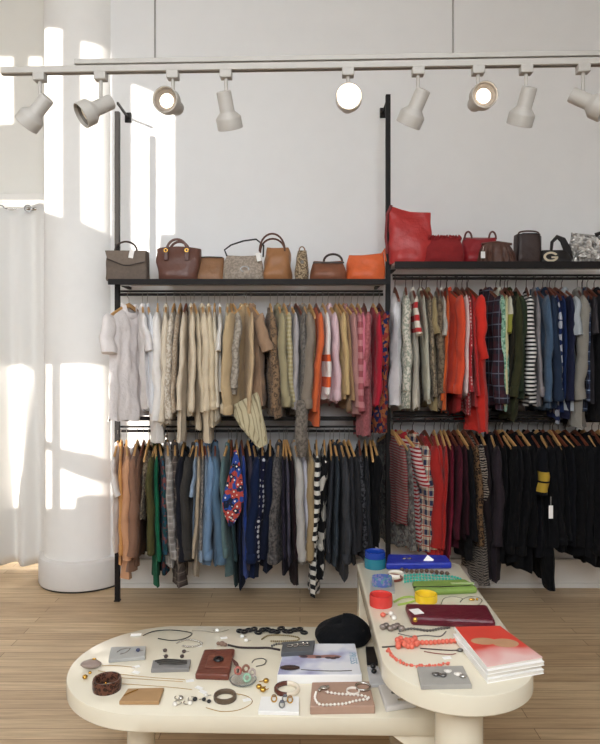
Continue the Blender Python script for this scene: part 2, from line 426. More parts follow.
def garment(t, kind, L, th, mat, seed, slv=None, w=.205, hem=.21, sl_mat=None, collar=None, cuff=None, bulge=0.0, lean=0.0):
    """hangs from the origin of t; local +X points to the shopper"""
    r = random.Random(seed)
    nu, nv = 16, 22
    ph = [r.random() * 6.28 for _ in range(6)]
    neck = {'tank': .5}.get(kind, .36)
    def ztop(u, s):
        a = abs(u)
        z = -.056 - .088 * a ** 1.12
        if a < neck:
            k = 1 - (a / neck) ** 2
            z -= k * (.075 if s > 0 else .02)
        return z
    def pt(u, v, s):
        wv = w + (hem - w) * v - .018 * math.sin(min(v * 5, PI)) * (v < .63)
        if kind == 'tank': wv = (.6 * w + .4 * w * min(1, v / .3)) if v < .3 else wv
        z = ztop(u, s) * (1 - v) + (-L) * v
        z += v * .02 * math.sin(2.2 * u + ph[0]) + v * .008 * math.sin(9 * u + ph[1])
        ramp = min(1, v / .10) ** .6 if abs(u) >= neck else max(.55, min(1, v / .10) ** .6)
        prof = max(0, 1 - abs(u) ** 4) ** .5
        bod = th * (.95 + .15 * v) * prof * ramp
        fold = lean * v ** 1.3 + (th * .42) * v * math.sin(7 * u + ph[2] + 1.5 * v) + th * .24 * min(1, v * 3) * math.sin(15 * u + ph[3] - 3 * v)
        rip = th * .2 * min(1, v * 4) * math.sin(19 * v + 5 * u + ph[4])
        y = s * (bod + bulge * prof * math.sin(PI * min(1, v * 1.2))) + fold * (.6 + .4 * prof) + s * rip * prof
        x = u * wv + .006 * math.sin(11 * v + ph[5] + u) * v
        if abs(u) > .995: y = fold * .6
        if v == 0 and abs(u) >= neck: y = 0
        return Vector((x, y, z))
    bm = BM()
    gs = []
    for s in (1, -1):
        g = [[bm.verts.new(pt(-1 + 2 * i / nu, j / nv, s)) for i in range(nu + 1)] for j in range(nv + 1)]
        for j in range(nv):
            for i in range(nu): bm.faces.new((g[j][i], g[j][i + 1], g[j + 1][i + 1], g[j + 1][i]))
    bmesh.ops.remove_doubles(bm, verts=bm.verts[:], dist=2e-4)
    body = mk('bodice' if kind == 'dress' else 'torso', bm, mat, t, angle=80)
    if slv:
        for sd in (1, -1):
            LL = slv * (1 + .08 * (r.random() - .6)); off = r.uniform(-.5, .5) * th; pull = r.uniform(-.03, .02); n = 16 if slv > .3 else 8
            pts, ra, rb = [], [], []
            for k in range(n + 1):
                v = k / n
                if slv < .3:
                    x = w - .022 + .055 * min(1, v * 1.1) + .01 * v; z = -.138 - LL * v
                    a = .055 - .002 * v; q = th * (.75 + .25 * v)
                else:
                    x = w - .03 + .045 * math.sin(min(1, v * 2.2) * PI / 2) + pull * v * v - .008 * v; z = -.132 - LL * v
                    a = (.056 - .016 * v) * (1 + .07 * math.sin(17 * v + ph[1])); q = th * (.95 + .02 * v) * (1 + .10 * math.sin(23 * v + ph[2]))
                if k == 0: a *= .75; q *= .35
                if k == 1 and slv > .3: q *= .85
                y = th * .5 * math.sin(4.2 * v + ph[3]) * v + lean * v ** 1.3 * .9 + th * .15 * math.sin(13 * v + ph[4]) + off * v
                if sd < 0: x = min(x, .247 - a)
                pts.append(Vector((sd * x, y, z))); ra.append(a); rb.append(q)
            bm = BM(); tube(bm, pts, ra, 14, ry=rb, up=(1, 0, 0))
            slo = mk('sleeve', bm, sl_mat or mat, t, angle=80)
            if cuff and slv > .3:
                bm = BM(); p = pts[-1]
                tube(bm, [p + Vector((0, 0, .035)), p + Vector((0, 0, .03)), p + Vector((0, 0, -.02)), p + Vector((0, 0, -.024))],
                     [ra[-1] * .9, ra[-1] * 1.06, ra[-1] * 1.05, ra[-1] * .9], 14, ry=[rb[-1] * .9, rb[-1] * 1.1, rb[-1] * 1.1, rb[-1] * .9], up=(1, 0, 0))
                mk('cuff', bm, cuff, slo, angle=80)
    if collar:
        bm = BM(); pts = []
        for k in range(20):
            a = 2 * PI * k / 20
            pts.append((.066 * math.cos(a), .72 * th * math.sin(a) , -.086 + .012 * math.cos(2 * a) - (.035 if math.sin(a) > .5 else 0)))
        tube(bm, pts, .017, 8, closed=True, ry=.005, up=(0, 0, 1)); mk('collar', bm, collar, body, angle=80)

ROW = {
 'UL': dict(z=zat(294.5, YR), n='on the rail beneath the brown handbags', wood=M_hwood, wire=M_chrome, g='clothes on the rail beneath the brown handbags', yaw=lambda p: 13 - (p - 110) * .02),
 'LL': dict(z=zat(431, YR), n='on the low rail beside the column', wood=M_hwood, wire=M_chrome, g='clothes on the low rail beside the column', yaw=lambda p: 12 - (p - 110) * .035),
 'UR': dict(z=zat(278.5, YR), n='on the rail beneath the red bags', wood=M_hdark, wire=M_dwire, g='clothes on the rail beneath the red bags', yaw=lambda p: -4 - (p - 400) * .02),
 'LR': dict(z=zat(421, YR), n='on the low rail behind the tables', wood=M_hwood, wire=M_dwire, g='clothes on the low rail behind the tables', yaw=lambda p: 3),
}
# kinds: s shirt (long sleeves, collar), b blouse/sweater (long sleeves), t tee, k tank, j jacket, d dress, c long coat
# (px of the front edge, hem py, kind, description, colour, pattern, colour2, freq, colour3, yaw)
GAR = {}
exec('''
GAR['UL']=[
(107,419,'t','loose white tee turned to face the shop','#f1e9e6',0,0,0,0,-36),
(143,412,'t','white cropped sleeve tee','#ebe5e3'),
(150,414,'s','pale bluish white shirt','#dfe0e4'),
(157,443,'b','long bright white tunic','#efeae5'),
(165,424,'s','cream button shirt with soft collar','#e3d5bf'),
(171,420,'b','off-white top with dark flecks','#d9cfc0','print','#b5a794',26),
(177,416,'b','beige patterned blouse','#c3b19b','print','#a8947e',30),
(183,440,'b','flared ivory knit tunic','#e2d3bc',0,0,0,0,-6),
(192,413,'j','chunky cream cardigan','#e0d0b6'),
(198,428,'b','slim cream sweater','#d6c6aa'),
(204,444,'c','long ecru overshirt','#ddccb0'),
(209,426,'s','pale oat shirt','#dac9ab'),
(214,424,'b','ivory ribbed top','#e0d5c0'),
(220,393,'t','short white linen top','#e9e5df'),
(227,412,'s','sandy cream shirt','#d8c8ab'),
(233,396,'k','white eyelet vest','#e0d9cc','dots','#b9ad9b',45),
(239,392,'b','grey marled knit','#b7ad9f','tweed','#8e8478',60),
(231,414,'j','wide tan suede jacket','#c2a983',0,0,0,0,-38),
(251,427,'c','narrow sand coloured duster','#cdb28d'),
(260,407,'t','mocha brown boxy tee','#a5866b',0,0,0,0,14),
(273,415,'b','brown leopard print blouse','#94785c','leopard','#62503f',24),
(282,410,'s','sage khaki work shirt','#a59a78',0,0,0,0,8),
(289,405,'b','straw top with fine stripes','#c9bd98','stripe','#b9ab80',40),
(296,410,'s','pale lavender grey shirt','#b3adae'),
(303,420,'b','grey flecked knit','#807a74','tweed','#5b5651',70),
(309,410,'j','taupe grey jacket','#8b7f72'),
(315,408,'k','gold sequinned tan top','#b89b68','dots','#e1cf9f',60),
(321,425,'b','bright orange long cardigan','#e06a38'),
(328,400,'b','white sweater with orange bands','#f1ece8','bands','#e8622c',((-.56,-.50),(-.41,-.37)),0,6),
(336,405,'s','pale pink button shirt','#dfbfc6',0,0,0,0,6),
(343,402,'b','golden beige blouse','#cdb07c'),
(348,408,'b','warm tan knit','#a98763'),
(354,412,'s','dusty rose shirt','#b58480'),
(359,414,'b','rose top with thin dark bars','#c58084','stripe','#a5565c',14),
(363,407,'b','candy pink sweater','#d3768a'),
(368,437,'d','long heathered rose knit dress','#b96a6f','tweed','#a2565c',70),
(379,408,'b','crimson red knit','#b51e35'),
(386,436,'d','bright multicoloured floral dress','#8e2f2c','floral','#1f2a55',24,'#a8653c'),
]
GAR['UR']=[
(399,405,'k','crisp white sleeveless top','#eceaec',0,0,0,0,10),
(407,412,'b','white blouse with dotted floral print','#e0dacd','print','#a3aa9a',30),
(416,410,'t','cream tee with red sleeve bands','#ebe4d6','bands','#cc2f33',((-.20,-.165),(-.275,-.24),(-.34,-.315))),
(424,405,'s','pale sage grey shirt','#c7c5b4'),
(430,405,'b','taupe printed blouse','#9a8b75','print','#6c5f4e',28),
(434,410,'t','khaki tee','#a08e66'),
(440,412,'b','faded brown mottled top','#85745f','print','#5b4c3d',24),
(444,400,'t','pale stone tee','#c3bdb4'),
(448,412,'b','tangerine long sleeved top','#dd6222'),
(460,397,'j','vermilion orange jacket','#dc4b2a',0,0,0,0,18),
(463,415,'b','dark red knit','#992524'),
(466,397,'b','blush white shirt','#f0d9d6'),
(469,412,'b','rose red dotted top','#b02c33','dots','#e6b9b4',50),
(473,408,'b','scarlet sweater','#c42a2a'),
(481,430,'d','long vivid red dress with draped sleeve','#dd2f22',0,0,0,0,16),
(500,410,'s','dark navy and red plaid flannel','#2b2b38','plaid','#4a2a33',14,'#6d7080',20),
(503,408,'b','mint floral blouse','#7fae96','floral','#a9cbb6',40,'#5b8670'),
(506,405,'b','lemon lined pale top','#cfc79a'),
(510,385,'t','colour block top in white and olive','#d4d2c0','bands','#8f8f3a',((-.9,-.235),),0,8),
(513,410,'b','olive black knit','#2f2c22'),
(517,423,'j','deep olive long jacket','#3d3f27'),
(523,400,'b','bottle green sweater','#34402f'),
(530,403,'b','black and white striped long sleeve','#e8e5e2','stripe','#1d1d20',42),
(538,403,'s','dove grey shirt','#8f8a8e'),
(546,412,'j','mid blue denim jacket','#4d6580',0,0,0,0,8),
(552,408,'j','dark denim jacket','#28374f'),
(557,420,'b','navy cardigan with white buttons','#1e2f62','dots','#c9cedc',16),
(563,410,'b','cobalt blue knit','#203668'),
(570,415,'b','midnight navy sweater','#232742',0,0,0,0,6),
(576,406,'t','pale blue grey tee with draped sleeve','#a7aeb4',0,0,0,0,8),
(583,430,'c','long stone grey coat','#8e8a82'),
(589,408,'s','navy check shirt','#3a4a68','plaid','#222233',18,'#8fa0b8'),
(594,405,'t','dark slate tee','#4b474c',0,0,0,0,8),
(600,420,'b','plain charcoal top','#2b2a2d'),
(607,420,'j','black long jacket','#1c1c20'),
(614,415,'b','inky black sweater','#19191d'),
]
GAR['LL']=[
(113,556,'t','white tee at the post','#e4dcd6',0,0,0,0,-8),
(120,560,'s','mustard orange shirt','#cf9454'),
(127,577,'b','peach long sleeved top','#cf9a74'),
(133,568,'b','mauve brown knit','#8f6a55'),
(139,566,'b','chestnut blouse','#775644'),
(144,520,'k','beige printed vest','#a08d74','print','#6f5d4a',30),
(151,555,'j','olive field jacket with rolled cuffs','#57532f',0,0,0,0,-6),
(156,587,'c','long emerald green cardigan','#15694a'),
(162,573,'b','teal blouse with coloured motifs','#1d4a4f','floral','#274f63',26,'#7f4a4a'),
(168,566,'s','light grey check shirt','#a19b95','plaid','#827b76',24,'#b8b2ac'),
(175,588,'s','brown grey plaid flannel','#6a605a','plaid','#4b403c',20,'#918377'),
(181,560,'b','near black navy knit','#1d1e28'),
(188,563,'j','charcoal wool jacket','#43403d',0,0,0,0,-8),
(195,548,'t','powder blue tee','#8fa3bb'),
(199,574,'b','oatmeal sweater','#b9a78f'),
(203,556,'b','grey mottled top','#6f6a68','print','#99928c',30),
(206,560,'s','pale chambray shirt','#93a5ba'),
(210,562,'j','light wash denim jacket','#6d8bab'),
(215,562,'s','steel blue denim shirt','#5b7891'),
(223,578,'s','grey teal shirt with pointed collar','#5e7778',0,0,0,0,-5),
(231,585,'b','dark spruce knit','#2c4448'),
(238,588,'b','dark ink blue top','#17203a'),
(244,578,'b','royal blue sweater','#2b4aa0'),
(251,566,'b','plum grey blouse','#4b4452'),
(256,580,'j','dark navy cardigan','#16264a'),
(263,563,'b','navy blouse with white polka dots','#191d3b','dots','#dcdce4',34),
(270,568,'b','deep midnight blue knit','#131c34'),
(277,565,'j','grey tweed jacket','#6b6664','tweed','#3c3a3b',60),
(283,572,'b','dark violet top','#2b2536'),
(287,565,'b','slate violet shirt','#5d5869'),
(292,584,'b','dark maroon dress top','#2a171d'),
(298,562,'j','dove white hooded coat','#b7b3ae',0,0,0,0,-6),
(305,553,'s','lilac white shirt','#c3c1cb'),
(311,560,'b','camel beige knit','#a08a66'),
(317,596,'d','black and white striped dress','#e4e0d6','stripe','#17171a',19),
(325,575,'d','black dress with bold white shapes','#141417','geo','#17171a',13,'#e2ddd2'),
(332,560,'b','dark slate blouse','#3b3e45'),
(338,562,'s','graphite blue shirt','#3b444d'),
(345,580,'j','soft charcoal jacket','#43454a'),
(351,560,'b','dark pewter knit','#35353a'),
(356,552,'b','dim charcoal top','#2d2d31'),
(361,556,'b','black top with pale flecks','#222226','print','#5a5a60',30),
(367,557,'b','dark slate sweater','#2b2d33'),
(373,552,'k','plain black sleeveless top','#151518'),
(379,548,'d','black dress beside the middle post','#101013'),
]
GAR['LR']=[
(404,528,'b','wine and grey fine striped sweater','#8d3038','stripe','#8f7f78',62,0,9),
(409,553,'b','grey floral print blouse','#6b6a68','floral','#8d8880',34,'#574a48',14),
(417,545,'t','red and white striped tee','#b52a35','stripe','#e3d3ce',44,0,9),
(427,553,'s','cream and navy plaid flannel shirt','#d8c9ae','plaid','#2d3250',17,'#b23a34',9),
(435,560,'b','brick red knit','#b22722'),
(440,562,'b','bright red sweater','#c22a22'),
(446,560,'b','tomato red cardigan','#b8231f'),
(452,560,'b','berry red top','#7d1b33'),
(459,545,'b','burgundy blouse','#551a2b'),
(465,535,'b','dark wine knit','#3a1420'),
(470,560,'b','black ribbed top','#16151a'),
(476,548,'b','brown leopard blouse','#7d5f42','leopard','#2a1f19',26),
(481,584,'d','zebra print dress','#94897c','zebra','#17151a',14),
(487,578,'b','dark plum brown coat','#2b2226'),
(496,580,'c','long aubergine grey dress','#352c33'),
(505,565,'b','black knit beside the aubergine grey dress','#141316'),
(513,552,'j','black blazer with narrow lapel','#0f0f12'),
(519,560,'b','faded black sweater','#18181c'),
(526,568,'s','black shirt with small pale buttons','#101014'),
(533,575,'b','jet black top','#0c0c10'),
(541,560,'t','black tee with yellow banded sleeve','#11121a'),
(549,586,'c','longest black coat','#0e0f14',0,0,0,0,4),
(556,548,'j','black jacket with studded hem','#101116'),
(563,545,'b','black ribbed sweater','#15161b'),
(570,546,'b','blue black knit','#12141c'),
(577,540,'j','black velvet jacket','#0e0e12'),
(584,556,'b','coal black blouse','#121215'),
(591,558,'b','soft black cardigan','#17171b'),
(598,565,'j','heavy black coat','#101014'),
(606,572,'b','washed black top','#141418'),
(614,570,'b','black long sleeved top','#121216'),
]
''')
NAMES = {'t': ('tee_shirt', 't-shirt'), 's': ('shirt', 'shirt'), 'b': ('long_sleeved_top', 'top'), 'k': ('sleeveless_top', 'top'),
         'j': ('jacket', 'jacket'), 'd': ('dress', 'dress'), 'c': ('long_coat', 'coat')}
for rk, lst in GAR.items():
    rw = ROW[rk]; out = []
    lst = [tuple(g) + (0,) * (10 - len(g)) for g in lst]
    for i, (px, hem, kd, desc, col, pat, c2, f, c3, yaw) in enumerate(lst):
        ya = R(yaw + rw['yaw'](px) + 5.5 * math.sin(i * .83 + len(lst)) + rnd.uniform(-3, 3))
        X = xat(px, 3.8) - .2 * math.sin(ya)
        out.append([X, hem, kd, desc, col, pat, c2, f, c3, ya])
    for i, (X, hem, kd, desc, col, pat, c2, f, c3, ya) in enumerate(out):
        gl = X - out[i - 1][0] if i else .07
        gr = out[i + 1][0] - X if i + 1 < len(out) else .07
        th = max(.012, min(.032, .235 * (abs(gl) + abs(gr)) ))
        rot = -PI / 2 + ya
        L = rw['z'] - zat(hem, 3.82)
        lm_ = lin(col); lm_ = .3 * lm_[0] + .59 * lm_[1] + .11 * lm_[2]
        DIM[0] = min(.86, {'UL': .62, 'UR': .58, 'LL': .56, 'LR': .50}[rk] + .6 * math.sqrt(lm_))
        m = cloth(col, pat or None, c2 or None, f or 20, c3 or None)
        nm, cat = NAMES[kd]
        t = thing(nm, desc + ' ' + rw['n'], cat, (X, YR, rw['z']), rot, rw['g'])
        dark = sum(lin(col)[:3]) < .12
        sleeve = {'t': .22, 'k': 0, 'd': .30 + .2 * rnd.random(), 'c': .58, 'j': .58}.get(kd, .56 + rnd.random() * .05)
        if 'banded sleeve' in desc: sleeve = .262; th *= 1.35
        sleeve = min(sleeve, L - .16)
        if 'banded sleeve' in desc:
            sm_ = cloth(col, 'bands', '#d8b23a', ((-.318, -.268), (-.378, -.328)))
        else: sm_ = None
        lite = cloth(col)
        lean = .030 * math.sin(i * .61 + 1 + len(lst)) + rnd.uniform(-.006, .006)
        wv_ = {'j': .222, 'c': .218}.get(kd, rnd.uniform(.180, .210))
        th *= {'j': 1.45, 'c': 1.2}.get(kd, rnd.uniform(.85, 1.25))
        garment(t, {'k': 'tank', 'd': 'dress'}.get(kd, 'shirt'), L, th, m, i * 17 + len(rk) + hem, sleeve, w=wv_, hem=.235 if kd in 'dc' else .205 + .02 * rnd.random(),
                sl_mat=sm_, collar=(m if kd in 'sjc' else (lite if kd == 't' else None)), cuff=(m if kd in 'sj' else None), lean=lean)
        wd = rw['wood'] if rnd.random() < (.55 if rk == 'LR' else .85) or rk == 'UR' else M_hdark
        if desc == 'longest black coat':
            b = BM(); p = Vector((.262, -.012, -.46)); box(b, p.x, p.x + .0015, p.y - .012, p.y + .012, p.z - .075, p.z)
            tube(b, [p + Vector((0, 0, -.004)), p + Vector((-.004, .002, .05))], .001, 5); mk('price_tag', b, M_paper, t, False)
        hanger(X, rw['z'], rot, 'wooden hanger carrying the ' + ' '.join(desc.split()[:6]) + ' ' + ('on the upper rail' if rk[0] == 'U' else 'on the low rail'), 'wooden hangers ' + rw['n'][3:], wd, rw['wire'], ya)

DIM[0] = .85
# scarves
def scarf(name, label, pts, wid, mat, th=.012, fringe=False, X0=None):
    b = BM(); P = [Vector(p) for p in pts]
    tube(b, P, wid, 12, ry=th, up=(1, 0, 0))
    return b
b = BM(); t = thing('scarf', 'pale yellow pleated scarf slung diagonally below the wide tan jacket', 'scarf')
P = [W(246, 398, 3.82), W(247, 408, 3.80), W(251, 420, 3.78), W(258, 434, 3.77), W(263, 446, 3.77)]
rings = []
for k, p in enumerate(P):
    w_ = [.07, .078, .066, .048, .028][k]
    ring = []
    for q in range(24):
        a = 2 * PI * q / 24; cc = abs(math.cos(a)) ** .7 * (1 if math.cos(a) > 0 else -1)
        ring.append(p + Vector((w_ * cc, .014 * math.sin(a) * (1 + .5 * math.sin(7 * a)), .55 * w_ * cc)))
    rings.append(ring)
loft(b, rings); mk('scarf_cloth', b, cloth('#c9bd9b', 'pinstripe', '#9c8f70', 45), t)
t = thing('feather_boa', 'grey feathery scarf dangling below the grey flecked knit', 'scarf')
b = BM(); rr = random.Random(3)
P = [W(301, 400, 3.735), W(302, 415, 3.73), W(301, 430, 3.725), W(302, 445, 3.725), W(303, 456, 3.73)]
tube(b, P, [.025, .034, .036, .036, .02], 12)
for k in range(260):
    f = rr.random() * 3.99; i = int(f); c = P[i].lerp(P[i + 1], f - i); a = rr.random() * 6.28
    d = Vector((math.cos(a), math.sin(a) * .8, 0)); l = rr.uniform(.03, .05)
    q = c + d * .02; e = c + d * l + Vector((0, 0, -rr.uniform(.02, .06)))
    s_ = Vector((-d.y, d.x, 0)) * .003
    v = [b.verts.new(x) for x in (q - s_, q + s_, e)]; b.faces.new(v)
mk('scarf_cloth', b, cloth('#857c72', 'tweed', '#5f574f', 60), t)
t = thing('scarf', 'red and blue geometric silk scarf hooked over the low rail', 'scarf', (0, 0, 0))
b = BM(); top = W(234, 452, 3.79)
P = [W(235, 450, 3.76), W(236, 462, 3.73), W(235, 478, 3.70), W(233, 500, 3.69), W(232, 512, 3.69), W(231, 526, 3.70)]
rings = []
for k, p in enumerate(P):
    w_ = [.008, .022, .042, .062, .05, .01][k]
    rings.append([p + Vector((w_ * math.cos(2 * PI * q / 20), (.012 + .004 * math.sin(3 * q)) * math.sin(2 * PI * q / 20), 0)) for q in range(20)])
loft(b, rings); mk('scarf_cloth', b, cloth('#b8483e', 'geo', '#2c4c9c', 34, '#1d2740'), t)
b = BM(); tube(b, [W(235, 449, 3.76), W(237, 440, 3.88), W(238, 432, 3.99), (xat(238, 4), YR, ROW['LL']['z'] + .012), (xat(238, 4), YR + .014, ROW['LL']['z'])], .0025, 6)
mk('hook', b, M_chrome, t)

# ------------------------------------------------------------------ bags
def sbag(w, h, d, top=1.0, bul=.15, n=4.0, sag=.0, seed=1, wr=.004, slant=0, topd=.35):
    bm = BM(); rings = []; NS, NZ = 40, 14
    for j in range(NZ + 1):
        v = j / NZ
        hw = w / 2 * (1 + (top - 1) * v) * (1 + bul * .3 * math.sin(PI * v) - bul * .15)
        hd = d / 2 * (1 - (1 - topd) * v ** 1.6) * (1 + bul * math.sin(PI * v))
        if j == 0: hw *= .96; hd *= .93
        ring = []
        for k in range(NS):
            a = 2 * PI * k / NS; c, s = math.cos(a), math.sin(a)
            x = hw * abs(c) ** (2 / n) * (1 if c > 0 else -1); y = hd * abs(s) ** (2 / n) * (1 if s > 0 else -1)
            z = h * v + v * (slant * x / w - sag * math.cos(x / w * PI) * (v > .6) * (v - .6) / .4)
            nzv = noise.noise(Vector((x * 14 + seed, y * 14, z * 14)))
            ring.append(Vector((x + nzv * wr, y + nzv * wr * 1.6, z)))
        rings.append(ring)
    loft(bm, rings)
    return bm
def arc(x0, x1, z0, zt, y=0, n=14, p=2.2):
    out = []
    for k in range(n + 1):
        a = PI * k / n
        out.append((x0 + (x1 - x0) * (1 - math.cos(a)) / 2, y, z0 + (zt - z0) * math.sin(a) ** (2 / p)))
    return out
def bagth(name, label, px0, px1, ptop, row, y=3.965, **k):
    zb = ZS1 if row == 1 else ZS2
    x = xat((px0 + px1) / 2, y - .04); w = (px1 - px0) / F * (y - .04)
    h = zat(ptop, y - .03) - zb
    t = thing(name, label, 'handbag', (x, y, zb), 0, 'bags on the rack shelves')
    return t, w, h
def leather(name, col, rough=.5, ns=26, st=.45): return plain(name, col, rough, 0, ns, st, .12)
def tagcard(t, x, y, z, w=.028, h=.05, rot=.2):
    b = BM(); M = Matrix.Translation((x, y, z)) @ Matrix.Rotation(rot, 4, 'Y'); box(b, -w / 2, w / 2, -.001, .001, -h, 0, M)
    tube(b, [M @ Vector((0, 0, 0)), M @ Vector((.004, .002, .03))], .0008, 5)
    mk('price_tag', b, M_paper, t, False)
# 1 structured suede flap bag
t, w, h = bagth('handbag', 'structured grey brown suede flap handbag at the shelf end nearest the column', 105.5, 147, 251, 1)
mt = leather('grey brown suede', '#6d6056', .9, 60, .15); ds = leather('dark strap leather', '#3a2d28', .5)
mk('bag_body', sbag(w, h, .11, .97, .05, 8, topd=.8), mt, t)
b = BM(); pr = [(-w * .49, h * .99), (w * .49, h * .99), (w * .47, h * .62), (w * .1, h * .5), (-w * .05, h * .5), (-w * .44, h * .72)]
f0 = [Vector((x, -.062, z)) for x, z in pr]; f1 = [Vector((x, -.054, z)) for x, z in pr]; loft(b, [f0, f1]); mk('flap', b, leather('grey suede flap', '#7a6d62', .9, 60, .15), t, False, .002)
b = BM(); tube(b, [Vector((x, -.064, z)) for x, z in pr[2:]], .0025, 6); mk('flap_edge', b, ds, t)
b = BM(); tube(b, arc(-w * .32, w * .22, h, h + .062), .006, 8); mk('handle', b, ds, t)
tagcard(t, w * .18, -.075, h - .0)
# 2 brown leather tote
t, w, h = bagth('handbag', 'brown leather flared tote with two buckled handles', 155, 200, 248, 1, 3.97)
br = leather('brown leather', '#633d31', .42)
mk('bag_body', sbag(w * .84, h, .12, 1.22, .2, 4, sag=-.010, topd=.5, wr=.007), br, t)
for yy in (-.045, .04):
    b = BM(); tube(b, arc(-w * .24, w * .22, h * .86, h + .05, yy), .008, 8, ry=.004); mk('handle', b, br, t)
for sx in (-.24, .22):
    b = BM(); box(b, w * sx - .014, w * sx + .014, -.066, -.05, h * .6, h * .98); mk('strap', b, leather('dark brown strap', '#54312a', .4), t, False, .004)
    b = BM(); M = Matrix.Translation((w * sx, -.069, h * .9)) @ Matrix.Rotation(PI / 2, 4, 'X'); lathe(b, [(.008, -.002), (.012, -.002), (.012, .002), (.008, .002), (.008, -.002)], 14, M, False, False); mk('buckle', b, M_gold, t)
# 3 low tan bag
t, w, h = bagth('handbag', 'low caramel leather pouch tucked behind the brown tote', 193, 225, 257, 1, 4.015)
mk('bag_body', sbag(w, h, .10, .9, .1, 4), leather('caramel leather', '#8f6542', .5), t)
b = BM(); tube(b, [(-w * .42, -.03, h * .98), (0, -.035, h * 1.0), (w * .42, -.03, h * .98)], .004, 6); mk('zip', b, ds, t)
# 4 patterned taupe shoulder bag
t, w, h = bagth('handbag', 'taupe patterned shoulder bag with thin black strap', 222, 264, 254, 1, 3.97)
mk('bag_body', sbag(w, h, .11, .88, .25, 3.4, sag=.012, wr=.009), cloth('#b3a596', 'print', '#9b8d80', 34, rough=.6), t)
b = BM(); tube(b, [(-w * .4, 0, h * .95), (-w * .46, 0, h + .03), (-w * .3, 0, h + .06), (0, .0, h + .085), (w * .3, 0, h + .095), (w * .48, .01, h + .06), (w * .47, 0, h * .92)], .005, 8); mk('strap', b, M_black, t)
b = BM(); M = Matrix.Translation((w * .05, -.062, h * .42)) @ Matrix.Rotation(PI / 2, 4, 'X') @ Matrix.Diagonal((1.5, 1, 1, 1)); lathe(b, [(.014, -.002), (.019, -.002), (.019, .003), (.014, .003), (.014, -.002)], 20, M, False, False); mk('emblem', b, M_dsilver, t)
tagcard(t, w * .36, -.072, h * 1.0, rot=-.2)
# 5 tan slouchy satchel
t, w, h = bagth('handbag', 'tan rounded satchel with tall looped handle', 263, 292, 246, 1, 4.0)
tn = leather('tan leather', '#a06f47', .5)
mk('bag_body', sbag(w, h, .13, .80, .42, 2.7, sag=.012, wr=.013), tn, t)
for yy, zt in ((-.03, .075), (.03, .055)):
    b = BM(); tube(b, arc(-w * .62, w * .25, h * .85, h + zt, yy), .006, 8); mk('handle', b, leather('dark tan strap', '#5a3424'), t)
# 6 upright snakeskin clutch
t, w, h = bagth('handbag', 'small beige snake print pouch standing upright', 295, 309, 250, 1, 3.97)
mk('bag_body', sbag(w * 1.1, h, .10, .62, .35, 2.6, wr=.008), cloth('#b7a283', 'print', '#6e5b45', 40, rough=.5), t)
b = BM(); tube(b, arc(-w * .2, w * .2, h, h + .025), .004, 6); mk('handle', b, leather('tan trim', '#7c5a3c'), t)
b = BM(); sphere(b, (0, -.045, h * .6), .012, 10, 6, 1, .4, 1); mk('clasp', b, M_dsilver, t)
# 7 brown small handbag
t, w, h = bagth('handbag', 'cognac brown handbag with short upright handle', 310, 347, 260, 1, 3.97)
mk('bag_body', sbag(w, h, .11, .86, .35, 2.8, sag=.008, wr=.011), leather('cognac leather', '#84523a', .5), t)
b = BM(); tube(b, arc(-w * .12, w * .38, h * .95, h + .04), .007, 8); mk('handle', b, ds, t)
b = BM(); box(b, -w * .42, w * .42, -.05, -.044, h * .82, h * .9); mk('zip', b, ds, t, False, .002)
# 8 orange pouch
t, w, h = bagth('handbag', 'orange soft leather pouch beside the middle post', 347, 386, 253, 1, 3.965)
mk('bag_body', sbag(w, h, .10, .95, .25, 3, sag=.012, slant=.014, wr=.010), leather('orange leather', '#d9622f', .5), t)
b = BM(); tube(b, [(w * .38, -.02, h * .9), (w * .46, -.035, h * 1.14), (w * .5, -.03, h * .7)], .009, 8, ry=.005); mk('strap', b, leather('orange leather', '#d9622f'), t)
# 9 red tote
t, w, h = bagth('handbag', 'tall red leather tote leaning at the middle post', 390, 432, 208, 2, 3.98)
rd = leather('red leather', '#b32b2a', .4)
mk('bag_body', sbag(w * 1.02, h, .12, .99, .10, 4, slant=-.045, topd=.2, sag=.018, wr=.009), rd, t)
b = BM(); tube(b, [(-w * .45, -.02, h + .02), (-w * .56, -.01, h * .9), (-w * .58, 0, h * .5), (-w * .54, 0, h * .2)], .008, 8, ry=.004); mk('strap', b, leather('dark red strap', '#7c1c1e'), t)
# 10 ruffled dark red bag
t, w, h = bagth('handbag', 'dark red suede bag with ruffled top edge', 424, 465, 238, 2, 3.955)
dr = leather('dark red suede', '#8a1a1e', .85, 50, .3)
mk('bag_body', sbag(w, h, .10, .90, .3, 3, wr=.012), dr, t)
b = BM(); pts = [Vector((-w * .44 + w * .88 * k / 40, -.016 + .012 * math.sin(k * 1.3), h + .004 + .007 * math.sin(k * 1.9))) for k in range(41)]
tube(b, pts, .013, 6, ry=.004, up=(0, 0, 1)); mk('ruffle', b, dr, t)
# 11 dark red bag with handles
t, w, h = bagth('handbag', 'crimson shoulder bag with looped handles behind the pleated clutch', 463, 499, 236, 2, 4.01)
cr = leather('crimson leather', '#8e1722', .4)
mk('bag_body', sbag(w, h, .11, .96, .3, 3, sag=.02, wr=.010), cr, t)
for sx in (-.32, .36):
    b = BM(); tube(b, arc(w * sx - .022, w * sx + .022, h * .9, h + .03, -.01), .006, 8); mk('handle', b, leather('brown red handle', '#5c2a22'), t)
